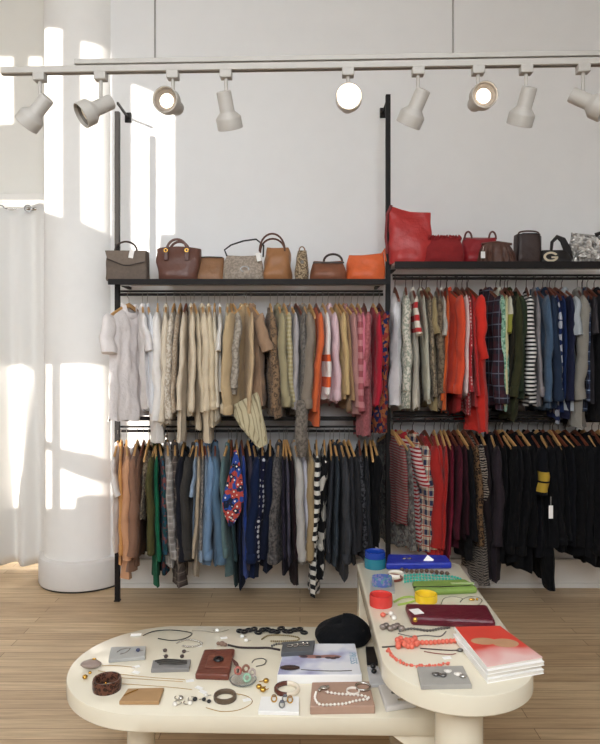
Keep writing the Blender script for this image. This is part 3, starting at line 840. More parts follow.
# 12 pleated fan clutch
t, w, h = bagth('handbag', 'dark brown pleated clutch with ribbed fan front', 479, 517, 243, 2, 3.955)
b = BM(); rings = []
for j in range(11):
    v = j / 10; ring = []
    for k in range(96):
        a = 2 * PI * k / 96; c, s = math.cos(a), math.sin(a)
        hw = w / 2 * (1.06 - .40 * v * v); hd = .055 * (1 - .55 * v)
        x = hw * abs(c) ** .7 * (1 if c > 0 else -1); y = hd * abs(s) ** .7 * (1 if s > 0 else -1)
        rp = 1 + .26 * math.sin(k * 1.3 + 1) * math.sin(PI * min(1, v + .1))
        ring.append(Vector((x, y * rp, h * v)))
    rings.append(ring)
loft(b, rings); mk('bag_body', b, leather('dark brown pleated leather', '#57392f', .4), t, angle=60)
b = BM(); tube(b, [(-w * .4, -.012, h - .004), (0, -.014, h + .008), (w * .4, -.012, h - .004)], .008, 8); mk('clasp_bar', b, leather('brown clasp', '#5a3a30', .35), t)
tagcard(t, -w * .42, -.06, h * .55, .026, .04, 0)
# 13 dark brown vanity bag
t, w, h = bagth('handbag', 'dark brown boxy vanity bag with rounded top', 517.5, 541, 234, 2, 3.97)
db = leather('dark brown leather', '#33211d', .45)
mk('bag_body', sbag(w, h, .10, 1.0, .04, 7, topd=.9), db, t)
b = BM(); tube(b, arc(-w * .44, w * .44, h * .96, h + .018, -.03, p=4), .005, 8); mk('handle', b, leather('brown edge', '#54372c'), t)
b = BM(); tube(b, [(-w * .47, -.05, 0.005), (-w * .47, -.05, h * .9), (-w * .3, -.048, h), (w * .3, -.048, h), (w * .47, -.05, h * .9), (w * .47, -.05, .005)], .003, 6); mk('piping', b, M_black, t)
# 14 black hobo with G patch
t, w, h = bagth('handbag', 'black hobo bag with pale oval G patch', 540, 574, 249, 2, 3.96)
bk = leather('black leather', '#1b181a', .4)
mk('bag_body', sbag(w, h * .95, .10, .8, .15, 3.2), bk, t)
b = BM(); tube(b, [(-w * .12, -.01, h * .8), (-w * .1, -.015, h * 1.5), (w * .05, -.015, h * 1.85), (w * .22, -.012, h * 1.65), (w * .36, -.01, h * 1.0), (w * .48, 0, h * .3)], [.008, .01, .014, .022, .028, .02], 10, ry=.012); mk('shoulder_strap', b, bk, t)
cr_ = plain('cream patch', '#d9cdb4', .7)
def oval(b, x, z, a, c, a2, c2, y, arc0=0, arc1=2 * PI, n=40, dep=.003):
    ring = []
    for k in range(n + 1):
        q = arc0 + (arc1 - arc0) * k / n
        o1 = Vector((x + a * math.cos(q), y, z + c * math.sin(q))); i1 = Vector((x + a2 * math.cos(q), y, z + c2 * math.sin(q)))
        ring.append([o1, o1 + Vector((0, -dep, 0)), i1 + Vector((0, -dep, 0)), i1])
    loft(b, ring)
ptch = BM(); gx, gz, gy = -w * .22, h * .42, -.060
oval(ptch, gx, gz, .044, .030, .030, .018, gy, R(28), R(352)); box(ptch, gx + .004, gx + .043, gy - .003, gy, gz - .008, gz + .002)
mk('letter_patch', ptch, cr_, t, False)
# 15 silver sequin bag
t, w, h = bagth('handbag', 'shiny silver sequinned bag at the far shelf end', 572, 614, 233, 2, 3.97)
ms = NT('silver sequins'); vv = ms.n('ShaderNodeTexVoronoi'); vv.inputs['Scale'].default_value = 42; ms.l(ms.obj(), vv.inputs['Vector'])
ms.l(ms.mix(vv.outputs['Color'], lin('#7a7673'), lin('#f4f2ee')), ms.b.inputs['Base Color']); ms.b.inputs['Metallic'].default_value = .35; ms.b.inputs['Roughness'].default_value = .18
ms.bump(vv.outputs['Distance'], .9, .03)
mk('bag_body', sbag(w * .84, h, .12, 1.16, .35, 2.6, sag=.03, wr=.026, slant=-.012), ms.m, t)
b = BM(); tube(b, [(w * .1, -.01, h * .96), (w * .2, -.02, h * 1.0), (w * .38, -.02, h * .93)], .012, 8); mk('strap', b, M_black, t)

# ------------------------------------------------------------------ track lights
YT = 2.6
tl = thing('track_rail', 'white lighting track crossing the room below the ceiling', 'lighting track', (0, 0, 0))
ZT0, ZT1 = zat(71, YT), zat(60.5, YT)
def ztr(x):
    return 2.645 + (x + 1.2) * 0.0
# the track runs slightly towards the camera on its right-hand end
ZT = 2.66
def trk(px):       # point on the track seen at column px
    # y = a + k x ; left end (px 2, py 72) right end (px 600, py 62)
    dL = (ZT - EYE) * F / (CY - 71.5); dR = (ZT - EYE) * F / (CY - 62)
    xL, xR = xat(2, dL), xat(600, dR)
    k = (dR - dL) / (xR - xL)
    u = (px - CX) / F
    x = u * (dL - k * xL) / (1 - u * k)
    return Vector((x, dL + k * (x - xL), ZT))
a0 = trk(2); a1 = trk(690); dv = (a1 - a0).normalized(); ang = math.atan2(dv.y, dv.x)
M0 = Matrix.Translation(a0) @ Matrix.Rotation(ang, 4, 'Z')
b = BM(); box(b, 0, (a1 - a0).length, -.017, .017, -.0135, .0135, M0); mk('track', b, M_wht, tl, False, .003)
b = BM(); box(b, 0, (a1 - a0).length, -.006, .006, -.015, -.013, M0); mk('slot', b, plain('track slot', '#7d766e', .6), tl, False)
s0 = (trk(75) - a0).length
b = BM(); box(b, s0, (a1 - a0).length, -.010, .010, .0225, .042, M0); mk('support_channel', b, M_wht, tl, False, .002)
for px in (155, 453):
    p = trk(px); b = BM(); tube(b, [p + Vector((0, 0, .04)), Vector((p.x, p.y, ZC))], .004, 8); mk('hanging_rod', b, plain('grey rod paint', '#85817c', .5), tl)
M_bulb = {}
def bulbmat(st):
    t = NT('lamp face'); t.b.inputs['Base Color'].default_value = lin('#fff3e0')
    t.b.inputs['Emission Color'].default_value = lin('#ffe9cf'); t.b.inputs['Emission Strength'].default_value = st
    return t.m
M_inner = plain('lamp reflector', '#77726c', .55, .2)
def spot(px, label, aim, emit):
    p = trk(px) + Vector((0, 0, -.0135))
    t = thing('track_spotlight', label, 'spotlight', p, ang, 'white spotlights on the lighting track')
    b = BM(); box(b, -.024, .024, -.02, .02, -.03, .002); mk('track_adapter', b, M_wht, t, False, .004)
    b = BM(); tube(b, [(0, 0, -.03), (0, 0, -.112)], .0075, 10); sphere(b, (0, 0, -.115), .012); mk('stem', b, M_wht, t)
    ax = Vector(aim).normalized()
    q = Vector((0, 0, 1)).rotation_difference(ax).to_matrix().to_4x4()
    piv = Vector((0, 0, -.122))
    M = Matrix.Translation(piv + ax * -.05 + Vector((0, 0, -.012))) @ q @ Matrix.Scale(.9, 4)
    b = BM(); lathe(b, [(.020, -.002), (.031, 0), (.033, .006), (.033, .082), (.036, .088), (.055, .108), (.057, .114), (.057, .158), (.055, .160), (.052, .158), (.050, .125), (.034, .118)], 32, M)
    mk('lamp_housing', b, M_wht, t)
    b = BM(); lathe(b, [(.049, .146), (.040, .126), (.02, .1205), (.001, .120)], 28, M, False, True); mk('reflector', b, M_inner, t)
    b = BM(); k_ = 1.15 if emit > 20 else .86; lathe(b, [(.001, .126), (.030 * k_, .128), (.036 * k_, .134), (.030 * k_, .140), (.001, .143)], 28, M); mk('bulb', b, bulbmat(emit), t)
    if emit > 3:
        L = bpy.data.lights.new('spot_beam', 'SPOT'); L.energy = 14; L.color = (1, .86, .68); L.spot_size = R(70); L.spot_blend = .6; L.shadow_soft_size = .03
        lo = bpy.data.objects.new('spot_beam', L); C.objects.link(lo); lo.parent = t
        lo.matrix_local = Matrix.Translation(M @ Vector((0, 0, .165))) @ Vector((0, 0, -1)).rotation_difference(ax).to_matrix().to_4x4()
SP = [
 (40, 'white track spotlight nearest the track end, tipped down towards the curtain', (-.62, .15, -.62), 0),
 (101, 'white track spotlight with dark open mouth tilted towards the curtain', (-.72, -.42, -.55), 0),
 (173, 'lit track spotlight facing out in front of the column side wall', (-.12, -.96, -.12), 4),
 (226, 'white track spotlight pointing down above the taupe patterned bag', (.12, .45, -.85), 0),
 (348, 'brightest warm lit track spotlight facing the shopper', (0, -.97, -.1), 40),
 (418, 'white track spotlight tipped down above the red tote', (-.36, .4, -.8), 0),
 (478, 'lit track spotlight with grey rim above the pleated clutch', (.06, -.96, -.10), 6),
 (526, 'white track spotlight pointing down above the vanity bag', (-.15, .45, -.85), 0),
 (583, 'white track spotlight swung sideways above the silver sequinned bag', (.72, -.3, -.5), 0),
]
for a in SP: spot(*a)

# ------------------------------------------------------------------ tables
ZL, ZH = .42, .60
def stad(cx, cy, r, lx, a0, a1, pts2, n=40):
    return [(cx + r * math.cos(a0 + (a1 - a0) * k / n), cy + r * math.sin(a0 + (a1 - a0) * k / n)) for k in range(n + 1)] + pts2
t = thing('display_table', 'low cream oval table carrying the silver jewellery and the black beret', 'table', (0, 0, 0))
TR = Matrix.Translation((-.475, 2.288, 0)) @ Matrix.Rotation(R(-1.2), 4, 'Z') @ Matrix.Translation((.475, -2.288, 0))
t.matrix_world = TR
b = BM(); cy, r = 2.288, .327
prism(b, stad(-.475, cy, r, 0, PI / 2, 3 * PI / 2, [(.50, cy - r), (.535, cy - r + .03), (.535, cy + r - .03), (.50, cy + r)]), ZL - .055, ZL, .005)
mk('tabletop', b, M_table, t, angle=40)
b = BM(); lathe(b, [(.048, 0), (.048, ZL - .05)], 28, Matrix.Translation((-.555, 2.27, 0))); mk('leg', b, M_table, t)
b = BM(); rings = []
prof = [(.345, 0), (.345, .25), (.340, .30), (.32, .335), (.285, .36), (.27, .367), (.50, .367), (.50, 0)]
loft(b, [[Vector((x, cy - r + .012, z)) for x, z in prof], [Vector((x, cy + r - .02, z)) for x, z in prof]]); mk('leg', b, M_table, t, angle=30)
hx, hy, hr = .464, 1.945, .221; ha = R(-.3)
HM = Matrix.Translation((hx, hy, 0)) @ Matrix.Rotation(ha, 4, 'Z')
t = thing('display_table', 'taller cream table carrying the bright bangles, clutches and stacked books', 'table', (hx, hy, 0), ha)
b = BM(); prism(b, stad(0, 0, hr, 0, PI, 2 * PI, [(hr, .88), (hr - .015, .895), (-hr + .015, .895), (-hr, .88)]), ZH - .058, ZH, .005)
mk('tabletop', b, M_table, t, angle=40)
b = BM(); lathe(b, [(.068, 0), (.068, ZH - .05)], 32, Matrix.Translation((-0.008, -.080, 0))); mk('leg', b, M_table, t)
b = BM(); box(b, -hr + .002, hr - .002, .80, .892, 0, ZH - .056); mk('leg', b, M_table, t, False, .006)

# ------------------------------------------------------------------ small goods
def tp(px, py, h): 
    d = (EYE - h) * F / (py - CY)
    return Vector((xat(px, d), d, h))
def lo(px, py, dz=0): v = tp(px, py, ZL); v.z += dz; return v
def hi(px, py, dz=0): v = tp(px, py, ZH); v.z += dz; return v
G_J = 'jewellery on the low table'; G_H = 'accessories on the taller table'
def bangle(f, px, py, label, R_, hgt, thk, mat, group, rot=None, mat2=None, zoff=0, el=1.0):
    p = f(px, py, zoff)
    t = thing('bangle', label, 'bangle', p, rot or 0, group)
    def ringmesh(a0, a1, closed):
        bm = BM(); prof = [(R_ - thk, .003), (R_ - thk * .7, 0), (R_ - thk * .2, 0), (R_, hgt * .25), (R_, hgt * .75), (R_ - thk * .2, hgt), (R_ - thk * .7, hgt), (R_ - thk, hgt - .003)]
        n = 40; rings = []
        for k in range(n if closed else n + 1):
            a = a0 + (a1 - a0) * k / n
            rings.append([Vector((q * math.cos(a), el * q * math.sin(a), z)) for q, z in prof])
        if closed: rings.append([v.copy() for v in rings[0]])
        loft(bm, rings, True, not closed, not closed)
        if closed: bmesh.ops.remove_doubles(bm, verts=bm.verts[:], dist=1e-5)
        return bm
    if mat2:
        mk('dark_half', ringmesh(PI * .5, PI * 1.5, False), mat, t, angle=60); mk('pale_half', ringmesh(-PI * .5, PI * .5, False), mat2, t, angle=60)
    else: mk('hoop', ringmesh(0, 2 * PI, True), mat, t, angle=60)
    return t
def slab(f, pxs, h, name, label, cat, mat, group=None, zoff=0, bev=.002):
    """flat piece whose four top-view corners are given in the photo (bl, br, fr, fl)"""
    P = [f(*q) for q in pxs]; c = sum(P, Vector()) / 4
    t = thing(name, label, cat, Vector((c.x, c.y, c.z + zoff)), 0, group)
    b = BM(); o0 = [Vector((p.x - c.x, p.y - c.y, 0)) for p in P]; o1 = [v + Vector((0, 0, h)) for v in o0]
    loft(b, [o0, o1]); mk({'display_tile': 'tile', 'gift_box': 'box', 'wallet': 'wallet_body', 'clutch_bag': 'clutch_body', 'phone_case': 'case'}.get(name, 'block'), b, mat, t, False, bev)
    return t, c, o1
def px_sum(p): return sum(a[0] for a in p)
def chain(f, pxs, label, mat, r=.0012, group=G_J, name='necklace', cat='necklace', pend=None, beads=0, zoff=0, pmat=None, gap=2.35, jit=0.0):
    P = [f(*q) for q in pxs]
    c = P[0]; t = thing(name, label, cat, (c.x, c.y, c.z + zoff), 0, group)
    Q = []
    for i in range(len(P) - 1):
        p0 = P[max(i - 1, 0)]; p1 = P[i]; p2 = P[i + 1]; p3 = P[min(i + 2, len(P) - 1)]
        for k in range(8):
            s = k / 8
            Q.append(.5 * ((2 * p1) + (p2 - p0) * s + (2 * p0 - 5 * p1 + 4 * p2 - p3) * s * s + (3 * p1 - p0 - 3 * p2 + p3) * s ** 3))
    Q.append(P[-1]); Q = [q - c + Vector((0, 0, max(r, beads) + .0003)) for q in Q]
    b = BM(); tube(b, Q, r, 6); mk('cord', b, mat, t)
    if beads:
        b = BM(); acc = 0; br_ = random.Random(len(Q) + int(px_sum(pxs)))
        for i in range(len(Q) - 1):
            seg = (Q[i + 1] - Q[i]); step = beads * gap
            while acc < seg.length:
                q = Q[i] + seg.normalized() * acc
                sphere(b, q + Vector((br_.uniform(-jit, jit), br_.uniform(-jit, jit), 0)), beads * br_.uniform(1 - jit * 40, 1 + jit * 20), 8, 6)
                acc += step
            acc -= seg.length
        o = mk('beads', b, pmat or mat, t); o['kind'] = 'stuff'
    return t, c
def blob(f, px, py, label, name, cat, parts, group=G_J, rot=0, zoff=0):
    t = thing(name, label, cat, f(px, py, zoff), rot, group)
    for pn, mat, items in parts:
        b = BM()
        for (x, y, z, r, sx, sy, sz) in items: sphere(b, (x, y, z), r, 10, 7, sx, sy, sz)
        mk(pn, b, mat, t)
    return t
def earring(f, px, py, label, stone, metal=M_silver, r=.007, group=G_J, hoop=False, zoff=0):
    t = thing('earring', label, 'earring', f(px, py, zoff), rnd.random() * 3, group)
    b = BM(); sphere(b, (0, 0, r * .8), r, 10, 7, 1, 1, .8); mk('stone', b, stone, t)
    b = BM()
    if hoop: tube(b, [(.012 * math.cos(k * .5) + .012, .012 * math.sin(k * .5), .0025 + .002) for k in range(12)], .0016, 6)
    else: tube(b, [(0, 0, r * .8), (r * 1.4, 0, .004), (r * 2.3, .003, .003)], .0016, 6)
    mk('post', b, metal, t)
def pricetag(f, px, py, label, rot=0.2, group='small paper price tags', w=.026, h=.016, zoff=0):
    b = BM(); box(b, -w / 2, w / 2, -h / 2, h / 2, .0002, .0012)
    o = mk('price_tag', b, M_paper, None, False); o.location = f(px, py, zoff); o.rotation_euler.z = rot
    tag(o, label, 'price tag', group)

# --- low table
chain(lo, [(143, 636), (153, 632), (168, 630.5), (182, 631.5), (192, 634), (185, 639), (172, 641), (158, 639)], 'black cord necklace looped at the back edge of the low table', M_black, .0018)
pricetag(lo, 136, 635, 'white tag beside the black cord necklace', .1, w=.04, h=.022)
t, c, o1 = slab(lo, [(111, 650), (146, 649), (145, 660), (108.5, 663)], .012, 'display_tile', 'pale grey display tile with silver bracelets on low table', 'display tile', plain('pale grey tile', '#adaca8', .6), G_J)
chain(lo, [(117, 656), (122, 653), (130, 652), (126, 656), (120, 658)], 'silver chain bracelet on the pale grey tile', M_silver, .0014, zoff=.012, name='bracelet', cat='bracelet')
earring(lo, 138, 655, 'dark blue stone earring on the pale grey tile', plain('navy stone', '#3c4060', .3), zoff=.012, r=.008)
blob(lo, 91, 668, 'flat pinkish stone pendant at the rounded table end', 'pendant', 'pendant', [('stone', plain('pink grey stone', '#9d8a80', .4, 0, 40, .1, .15), [(0, 0, .014, .014, 2.6, 1.7, .9)]), ('bail', M_gold, [(.008, .01, .027, .006, 1.4, .7, .5)])])
chain(lo, [(102, 666), (115, 666), (128, 667), (135, 668)], 'fine chain running from the pinkish stone pendant', M_gold, .0009)
pricetag(lo, 136, 667, 'white tag at the end of the pendant chain', .5); pricetag(lo, 136, 672.5, 'grey white tag below the pendant chain end', -.4)
earring(lo, 85, 679, 'gold nugget earring beside the stone pendant', M_gold, M_gold, .009); earring(lo, 90, 674, 'small gold earring tucked under the stone pendant', M_gold, M_gold, .006)
chain(lo, [(98, 671), (125, 675), (155, 678), (185, 680)], 'thin gold chain stretched past the brown patterned bangle, farthest of three', M_gold, .0008)
chain(lo, [(95, 676), (120, 678), (150, 680), (183, 682)], 'thin gold chain stretched past the brown patterned bangle, middle of three', M_gold, .0008)
chain(lo, [(120, 684), (150, 686), (175, 688), (192, 690)], 'thin gold chain stretched past the brown patterned bangle, closest of three', M_gold, .0008)
pricetag(lo, 190, 681, 'white tag at the farther gold chain end', .3); pricetag(lo, 199, 688, 'white tag below the brown leather wallet', -.6); pricetag(lo, 203, 692, 'folded white tag nearest the carved bracelet', -.7)
blob(lo, 100, 684, 'loose gold bead cluster behind the brown patterned bangle', 'bead_cluster', 'beads', [('cluster', M_gold, [(.008 * k - .02, .004 * math.sin(k * 2), .004, .0045, 1, 1, 1) for k in range(6)])])
bangle(lo, 107, 689, 'chunky brown marbled bangle on the rounded table end', .046, .036, .009, cloth('#6d4534', 'leopard', '#3a241c', 45, rough=.35), G_J)
t, c, o1 = slab(lo, [(128, 692), (164, 691), (159, 705), (119, 705)], .012, 'wooden_block', 'tan wooden display block on the low table', 'display block', plain('tan wood', '#b08a5e', .5, 0, 25, .08, .1), G_J)
chain(lo, [(124, 700), (130, 697), (138, 694)], 'slim gold bar necklace across the tan wooden block', M_gold, .0016, zoff=.0125)
for px, py, w_ in ((165, 652, 'farther brown stone earring of the pair'), (166, 658, 'nearer brown stone earring of the pair'), (184, 653, 'upper black stone earring of the pair'), (182, 658, 'lower black stone earring of the pair')):
    earring(lo, px, py, w_ + (' left of the grey bracelet tile' if px < 170 else ' behind the grey bracelet tile'), plain('dark brown stone', '#4b3a35', .3), M_silver, .008)
chain(lo, [(177, 644), (186, 641), (196, 642), (202, 645), (192, 648), (182, 647)], 'silver link bracelet coiled behind the black stone earrings', M_silver, .003, name='bracelet', cat='bracelet', beads=.004)
pricetag(lo, 198, 646, 'white tag on the silver link bracelet', .4)
t, c, o1 = slab(lo, [(153, 664), (191, 663), (189, 672), (151, 673)], .014, 'display_tile', 'dark grey display tile loaded with bangles', 'display tile', plain('dark grey tile', '#858280', .6), G_J)
for k, nm in enumerate(('topmost', 'middle', 'lowest')):
    chain(lo, [(155 + k * 2, 666 + 1.6 * k), (165, 664.5 + 2 * k), (177, 665 + 2 * k), (187, 666 + 1.2 * k)], nm + ' silver bracelet lying across the dark grey tile', M_dsilver, .003, zoff=.0145, name='bracelet', cat='bracelet')
t, c, o1 = slab(lo, [(204, 655), (235, 654), (229, 681), (195, 680)], .022, 'wallet', 'brown leather wallet with round clasp on the low table', 'wallet', leather('wallet leather', '#713c2e', .35), G_J, bev=.006)
b = BM(); box(b, -.03, .055, -.055, .035, .0215, .0265); mk('flap', b, leather('wallet flap', '#7d4635', .35), t, False, .002)
b = BM(); lathe(b, [(.009, .027), (.016, .027), (.018, .03), (.016, .034), (.009, .034), (.009, .027)], 20, Matrix.Translation((.01, -.005, 0)), False, False); mk('clasp', b, M_black, t)
b = BM(); [tube(b, [(.055 + .004 * k, .01 - k * .012, .024), (.075 + .003 * k, .0 - k * .012, .012), (.08, -.01 - k * .012, .003)], .003, 6) for k in range(4)]; mk('tassel', b, leather('tassel leather', '#5b3227', .5), t)
for px, py, s_ in ((175, 706, 'white and black drop earring in front of the gold chains, nearer the wood'), (181, 700, 'silver stud earring in front of the gold chains'), (190, 705, 'white shell earring beside the carved bracelet'), (195, 701, 'black tipped earring beside the carved bracelet')):
    earring(lo, px, py, s_, M_pearl if 'white' in s_ else M_black if 'black' in s_ else M_silver, M_silver, .008, hoop=True)
bangle(lo, 225, 699, 'brown carved bracelet ring in the middle of the low table', .036, .016, .008, leather('carved horn', '#62503f', .4, 60, .6), G_J)
for px, py, s_ in ((206, 697, 'pale pearl earring behind the carved bracelet'), (209, 703, 'black and pearl earring touching the carved bracelet'), (204, 701, 'white pearl earring farthest from the carved bracelet')):
    earring(lo, px, py, s_, M_pearl if 'pearl' in s_[:10] else M_black, M_silver, .007)
chain(lo, [(206, 708), (222, 712), (240, 710), (252, 703), (248, 697), (236, 694)], 'thin wire choker curving round the carved bracelet', M_gold, .001)
pricetag(lo, 247, 700, 'white tag on the thin wire choker', .3)
t = thing('glass_dish', 'small clear glass dish holding resin rings', 'dish', lo(243, 683), 0, G_J)
gl = NT('clear glass'); gl.b.inputs['Transmission Weight'].default_value = .9; gl.b.inputs['Roughness'].default_value = .08; gl.b.inputs['Base Color'].default_value = (.93, .97, .95, 1)
b = BM(); lathe(b, [(.002, 0), (.03, .001), (.043, .008), (.045, .013), (.042, .013), (.029, .005), (.002, .004)], 30); mk('dish_bowl', b, gl.m, t)
for (px, py, c_, s_) in ((238, 677, '#b3665a', 'rose'), (246, 675, '#8a5f4e', 'amber brown'), (247, 684, '#9fc4a8', 'mint green'), (252, 679, '#b9a9a0', 'smoky grey')):
    v = lo(px, py, .008); tt = thing('ring', s_ + ' resin ring in the small glass dish', 'ring', v, 0, G_J)
    b = BM(); tube(b, [(.010 * math.cos(k * PI / 8), .004 * math.sin(k * PI / 8) , .013 + .010 * math.sin(k * PI / 8)) for k in range(16)], .004, 8, closed=True); mk('band', b, plain(s_ + ' resin', c_, .15), tt)
for px, py, s_ in ((266, 683, 'upper gold knot earring beside the half white bangle'), (259, 689, 'lower gold knot earring beside the half white bangle'), (263, 692, 'gold nugget earring behind the white display tile')):
    earring(lo, px, py, s_, M_gold, M_gold, .010)
bangle(lo, 287, 691, 'half brown and half cream bangle beside the magazine', .042, .014, .012, leather('brown resin', '#5d3024', .25), G_J, mat2=plain('cream resin', '#e6d8c3', .25))
t, c, o1 = slab(lo, [(261, 700), (299, 700), (299, 716), (258, 715)], .012, 'display_tile', 'white display tile with rings at the front edge', 'display tile', M_paper, G_J)
for px, py, m_, s_ in ((274, 706, M_gold, 'gold dome ring on the white tile'), (285, 706, M_silver, 'silver stone ring on the white tile'), (282, 712, M_dsilver, 'small square ring on the white tile'), (290, 707, M_gold, 'slim gold ring on the white tile')):
    v = lo(px, py, .012); tt = thing('ring', s_, 'ring', v, 0, G_J)
    b = BM(); tube(b, [(.008 * math.cos(k * PI / 8), .003 * math.sin(k * PI / 8), .0105 + .008 * math.sin(k * PI / 8)) for k in range(16)], .0022, 6, closed=True); mk('band', b, m_, tt)
    b = BM(); sphere(b, (0, 0, .02), .006, 8, 6, 1.2, 1, .7); mk('stone', b, plain('ring stone ' + s_, '#8b6a4a' if 'gold' in s_ else '#5b5a62', .2), tt)
# black links
pts = []
for k in range(15):
    pts.append((240 + 64 * k / 14, 632 + 1.6 * math.sin(k * 1.9)))
t = thing('necklace', 'chunky black chain link necklace along the back edge', 'necklace', lo(240, 632), 0, G_J)
c0 = lo(240, 632)
for k, q in enumerate(pts):
    p = lo(*q) - c0; b = BM(); a_ = .5 if k % 2 else -.4
    tube(b, [(p.x + .013 * math.cos(j * PI / 6) * math.cos(a_) - .008 * math.sin(j * PI / 6) * math.sin(a_), p.y + .013 * math.cos(j * PI / 6) * math.sin(a_) + .011 * math.sin(j * PI / 6), .0045 + (.004 if k % 2 else 0)) for j in range(12)], .0042, 7, closed=True)
    mk('link', b, M_black, t)
chain(lo, [(262, 640), (268, 636.5), (282, 636), (297, 638), (298, 641), (285, 642), (270, 642)], 'gold and grey bead bracelet loop near the black chain', plain('bronze beads', '#8e7d55', .35, .5), .0012, beads=.0033, name='bracelet', cat='bracelet')
chain(lo, [(228, 646), (240, 648.5), (256, 649), (268, 649), (280, 651)], 'dark brown braided tassel necklace behind the wallet', leather('dark braid', '#352a2a', .6), .004)
blob(lo, 222, 646, 'knotted brown tassel ball at the braided necklace end', 'tassel', 'tassel', [('tassel_knot', leather('tassel braid', '#8a6f60', .7), [(0, 0, .009, .009, 1.3, 1, 1), (-.015, .006, .007, .007, 1, 1, 1), (.012, -.004, .007, .007, 1.2, 1, 1)])])
chain(lo, [(272, 647), (278, 645), (286, 645), (292, 647), (284, 648.5)], 'filigree silver brooch chain behind the magazine', M_dsilver, .002, beads=.0045, name='brooch', cat='brooch')
for px, py, s_ in ((242, 638, 'upper white flower earring behind the wallet'), (246, 642, 'lower white flower earring behind the wallet'), (217, 632, 'white tag earring at the back edge')):
    earring(lo, px, py, s_, M_paper, M_silver, .008)
chain(lo, [(192, 631), (205, 631.5), (216, 633), (229, 630)], 'thin silver chain at the back edge', M_silver, .0012)
pricetag(lo, 224, 638, 'narrow gold tag near the thin silver chain', .3)
chain(lo, [(252, 663), (255, 660), (262, 659), (266, 661), (264, 665), (256, 667)], 'open silver hoop earring lying beside the wallet', M_dsilver, .0018, name='hoop_earring', cat='earring')
# magazine
cov = NT('magazine cover print'); oc = cov.obj()
vz = cov.n('ShaderNodeTexNoise'); vz.inputs['Scale'].default_value = 9; vz.inputs['Detail'].default_value = 2; cov.l(oc, vz.inputs['Vector'])
rp = cov.n('ShaderNodeValToRGB'); cov.l(vz.outputs['Fac'], rp.inputs[0])
e = rp.color_ramp.elements; e[0].position = .36; e[0].color = lin('#a9a7c4'); e[1].position = .60; e[1].color = lin('#e6e6ea')
x = e.new(.47); x.color = lin('#c6c9dc')
cov.l(rp.outputs[0], cov.b.inputs['Base Color']); cov.b.inputs['Roughness'].default_value = .25
t, c, o1 = slab(lo, [(285, 652), (355, 652), (362, 684), (277, 684)], .030, 'magazine', 'thick magazine with pale blue cover under the grey ring box', 'magazine', M_paper, None)
W_ = o1
def inset(o1, s, z): 
    return [Vector((v.x * s, v.y * s, z)) for v in o1]
b = BM(); loft(b, [inset(o1, .985, .0302), inset(o1, .985, .0312)]); mk('cover', b, cov.m, t, False)
b = BM()
for (x, y, r_, sx, sy) in ((-.02, .012, .012, 3.4, 1.1), (.035, .014, .014, 3.0, .9), (-.055, .02, .012, 1.6, 1.4)): sphere(b, (x, y, .0312), r_, 14, 6, sx, sy, .06)
mk('cover_figure', b, plain('cover figure', '#a5786e', .4), t)
for (x, y, r_) in ((-.055, .012, .012), (-.005, .008, .010), (.03, .004, .010), (.047, .0, .010), (.06, .006, .009)):
    b = BM(); sphere(b, (x, y, .0316), r_, 12, 6, 1.2, .9, .06); mk('cover_accent', b, plain('cover accents', '#4b3a40', .4), t)
fc = bpy.data.curves.new('cover_lettering', 'FONT'); fc.body = 'PRESS'; fc.size = .034; fc.extrude = .0003; fc.align_x = 'CENTER'
fc.materials.append(plain('blue grey ink', '#7fa3b8', .4))
f0 = bpy.data.objects.new('cover_lettering_curve', fc); C.objects.link(f0)
dg = bpy.context.evaluated_depsgraph_get(); fm = bpy.data.meshes.new_from_object(f0.evaluated_get(dg)); bpy.data.objects.remove(f0)
fo = bpy.data.objects.new('cover_lettering', fm); C.objects.link(fo); fo.parent = t; fo.location = (.105, .0, .0318); fo.rotation_euler.z = -PI / 2
t, c, o1 = slab(lambda a, q: tp(a, q, ZL + .0315), [(283, 646), (315, 644.5), (313, 655), (281, 657)], .016, 'display_tile', 'charcoal ring box with silver rings on the magazine', 'display tile', plain('charcoal tile', '#57585a', .6), G_J, bev=.002)
for k, (x, y) in enumerate(((-.03, -.004), (-.01, .0), (.012, .006), (.03, .004))):
    tt = thing('ring', ('first', 'second', 'third', 'last')[k] + ' silver ring along the charcoal ring box', 'ring', Vector((c.x + x, c.y + y, c.z + .016)), .4 * k, G_J)
    b = BM(); tube(b, [(.009 * math.cos(j * PI / 8), .009 * math.sin(j * PI / 8), .0024) for j in range(16)], .0022, 6, closed=True); sphere(b, (.009, 0, .005), .005, 8, 6); mk('band', b, M_silver, tt)
mzf = lambda a, q, dz=0: tp(a, q, ZL + .0315) + Vector((0, 0, dz))
blob(mzf, 290, 669, 'dark brown oval hair slide on the magazine', 'hair_slide', 'hair slide', [('shell', leather('tortoiseshell', '#3d2a25', .25), [(0, 0, .005, .014, 2.5, 1.1, .4)])])
chain(mzf, [(301, 670), (315, 671), (335, 671.5), (352, 671)], 'thin metal hair pin beside the dark hair slide', M_dsilver, .0014, name='hair_pin', cat='hair pin')
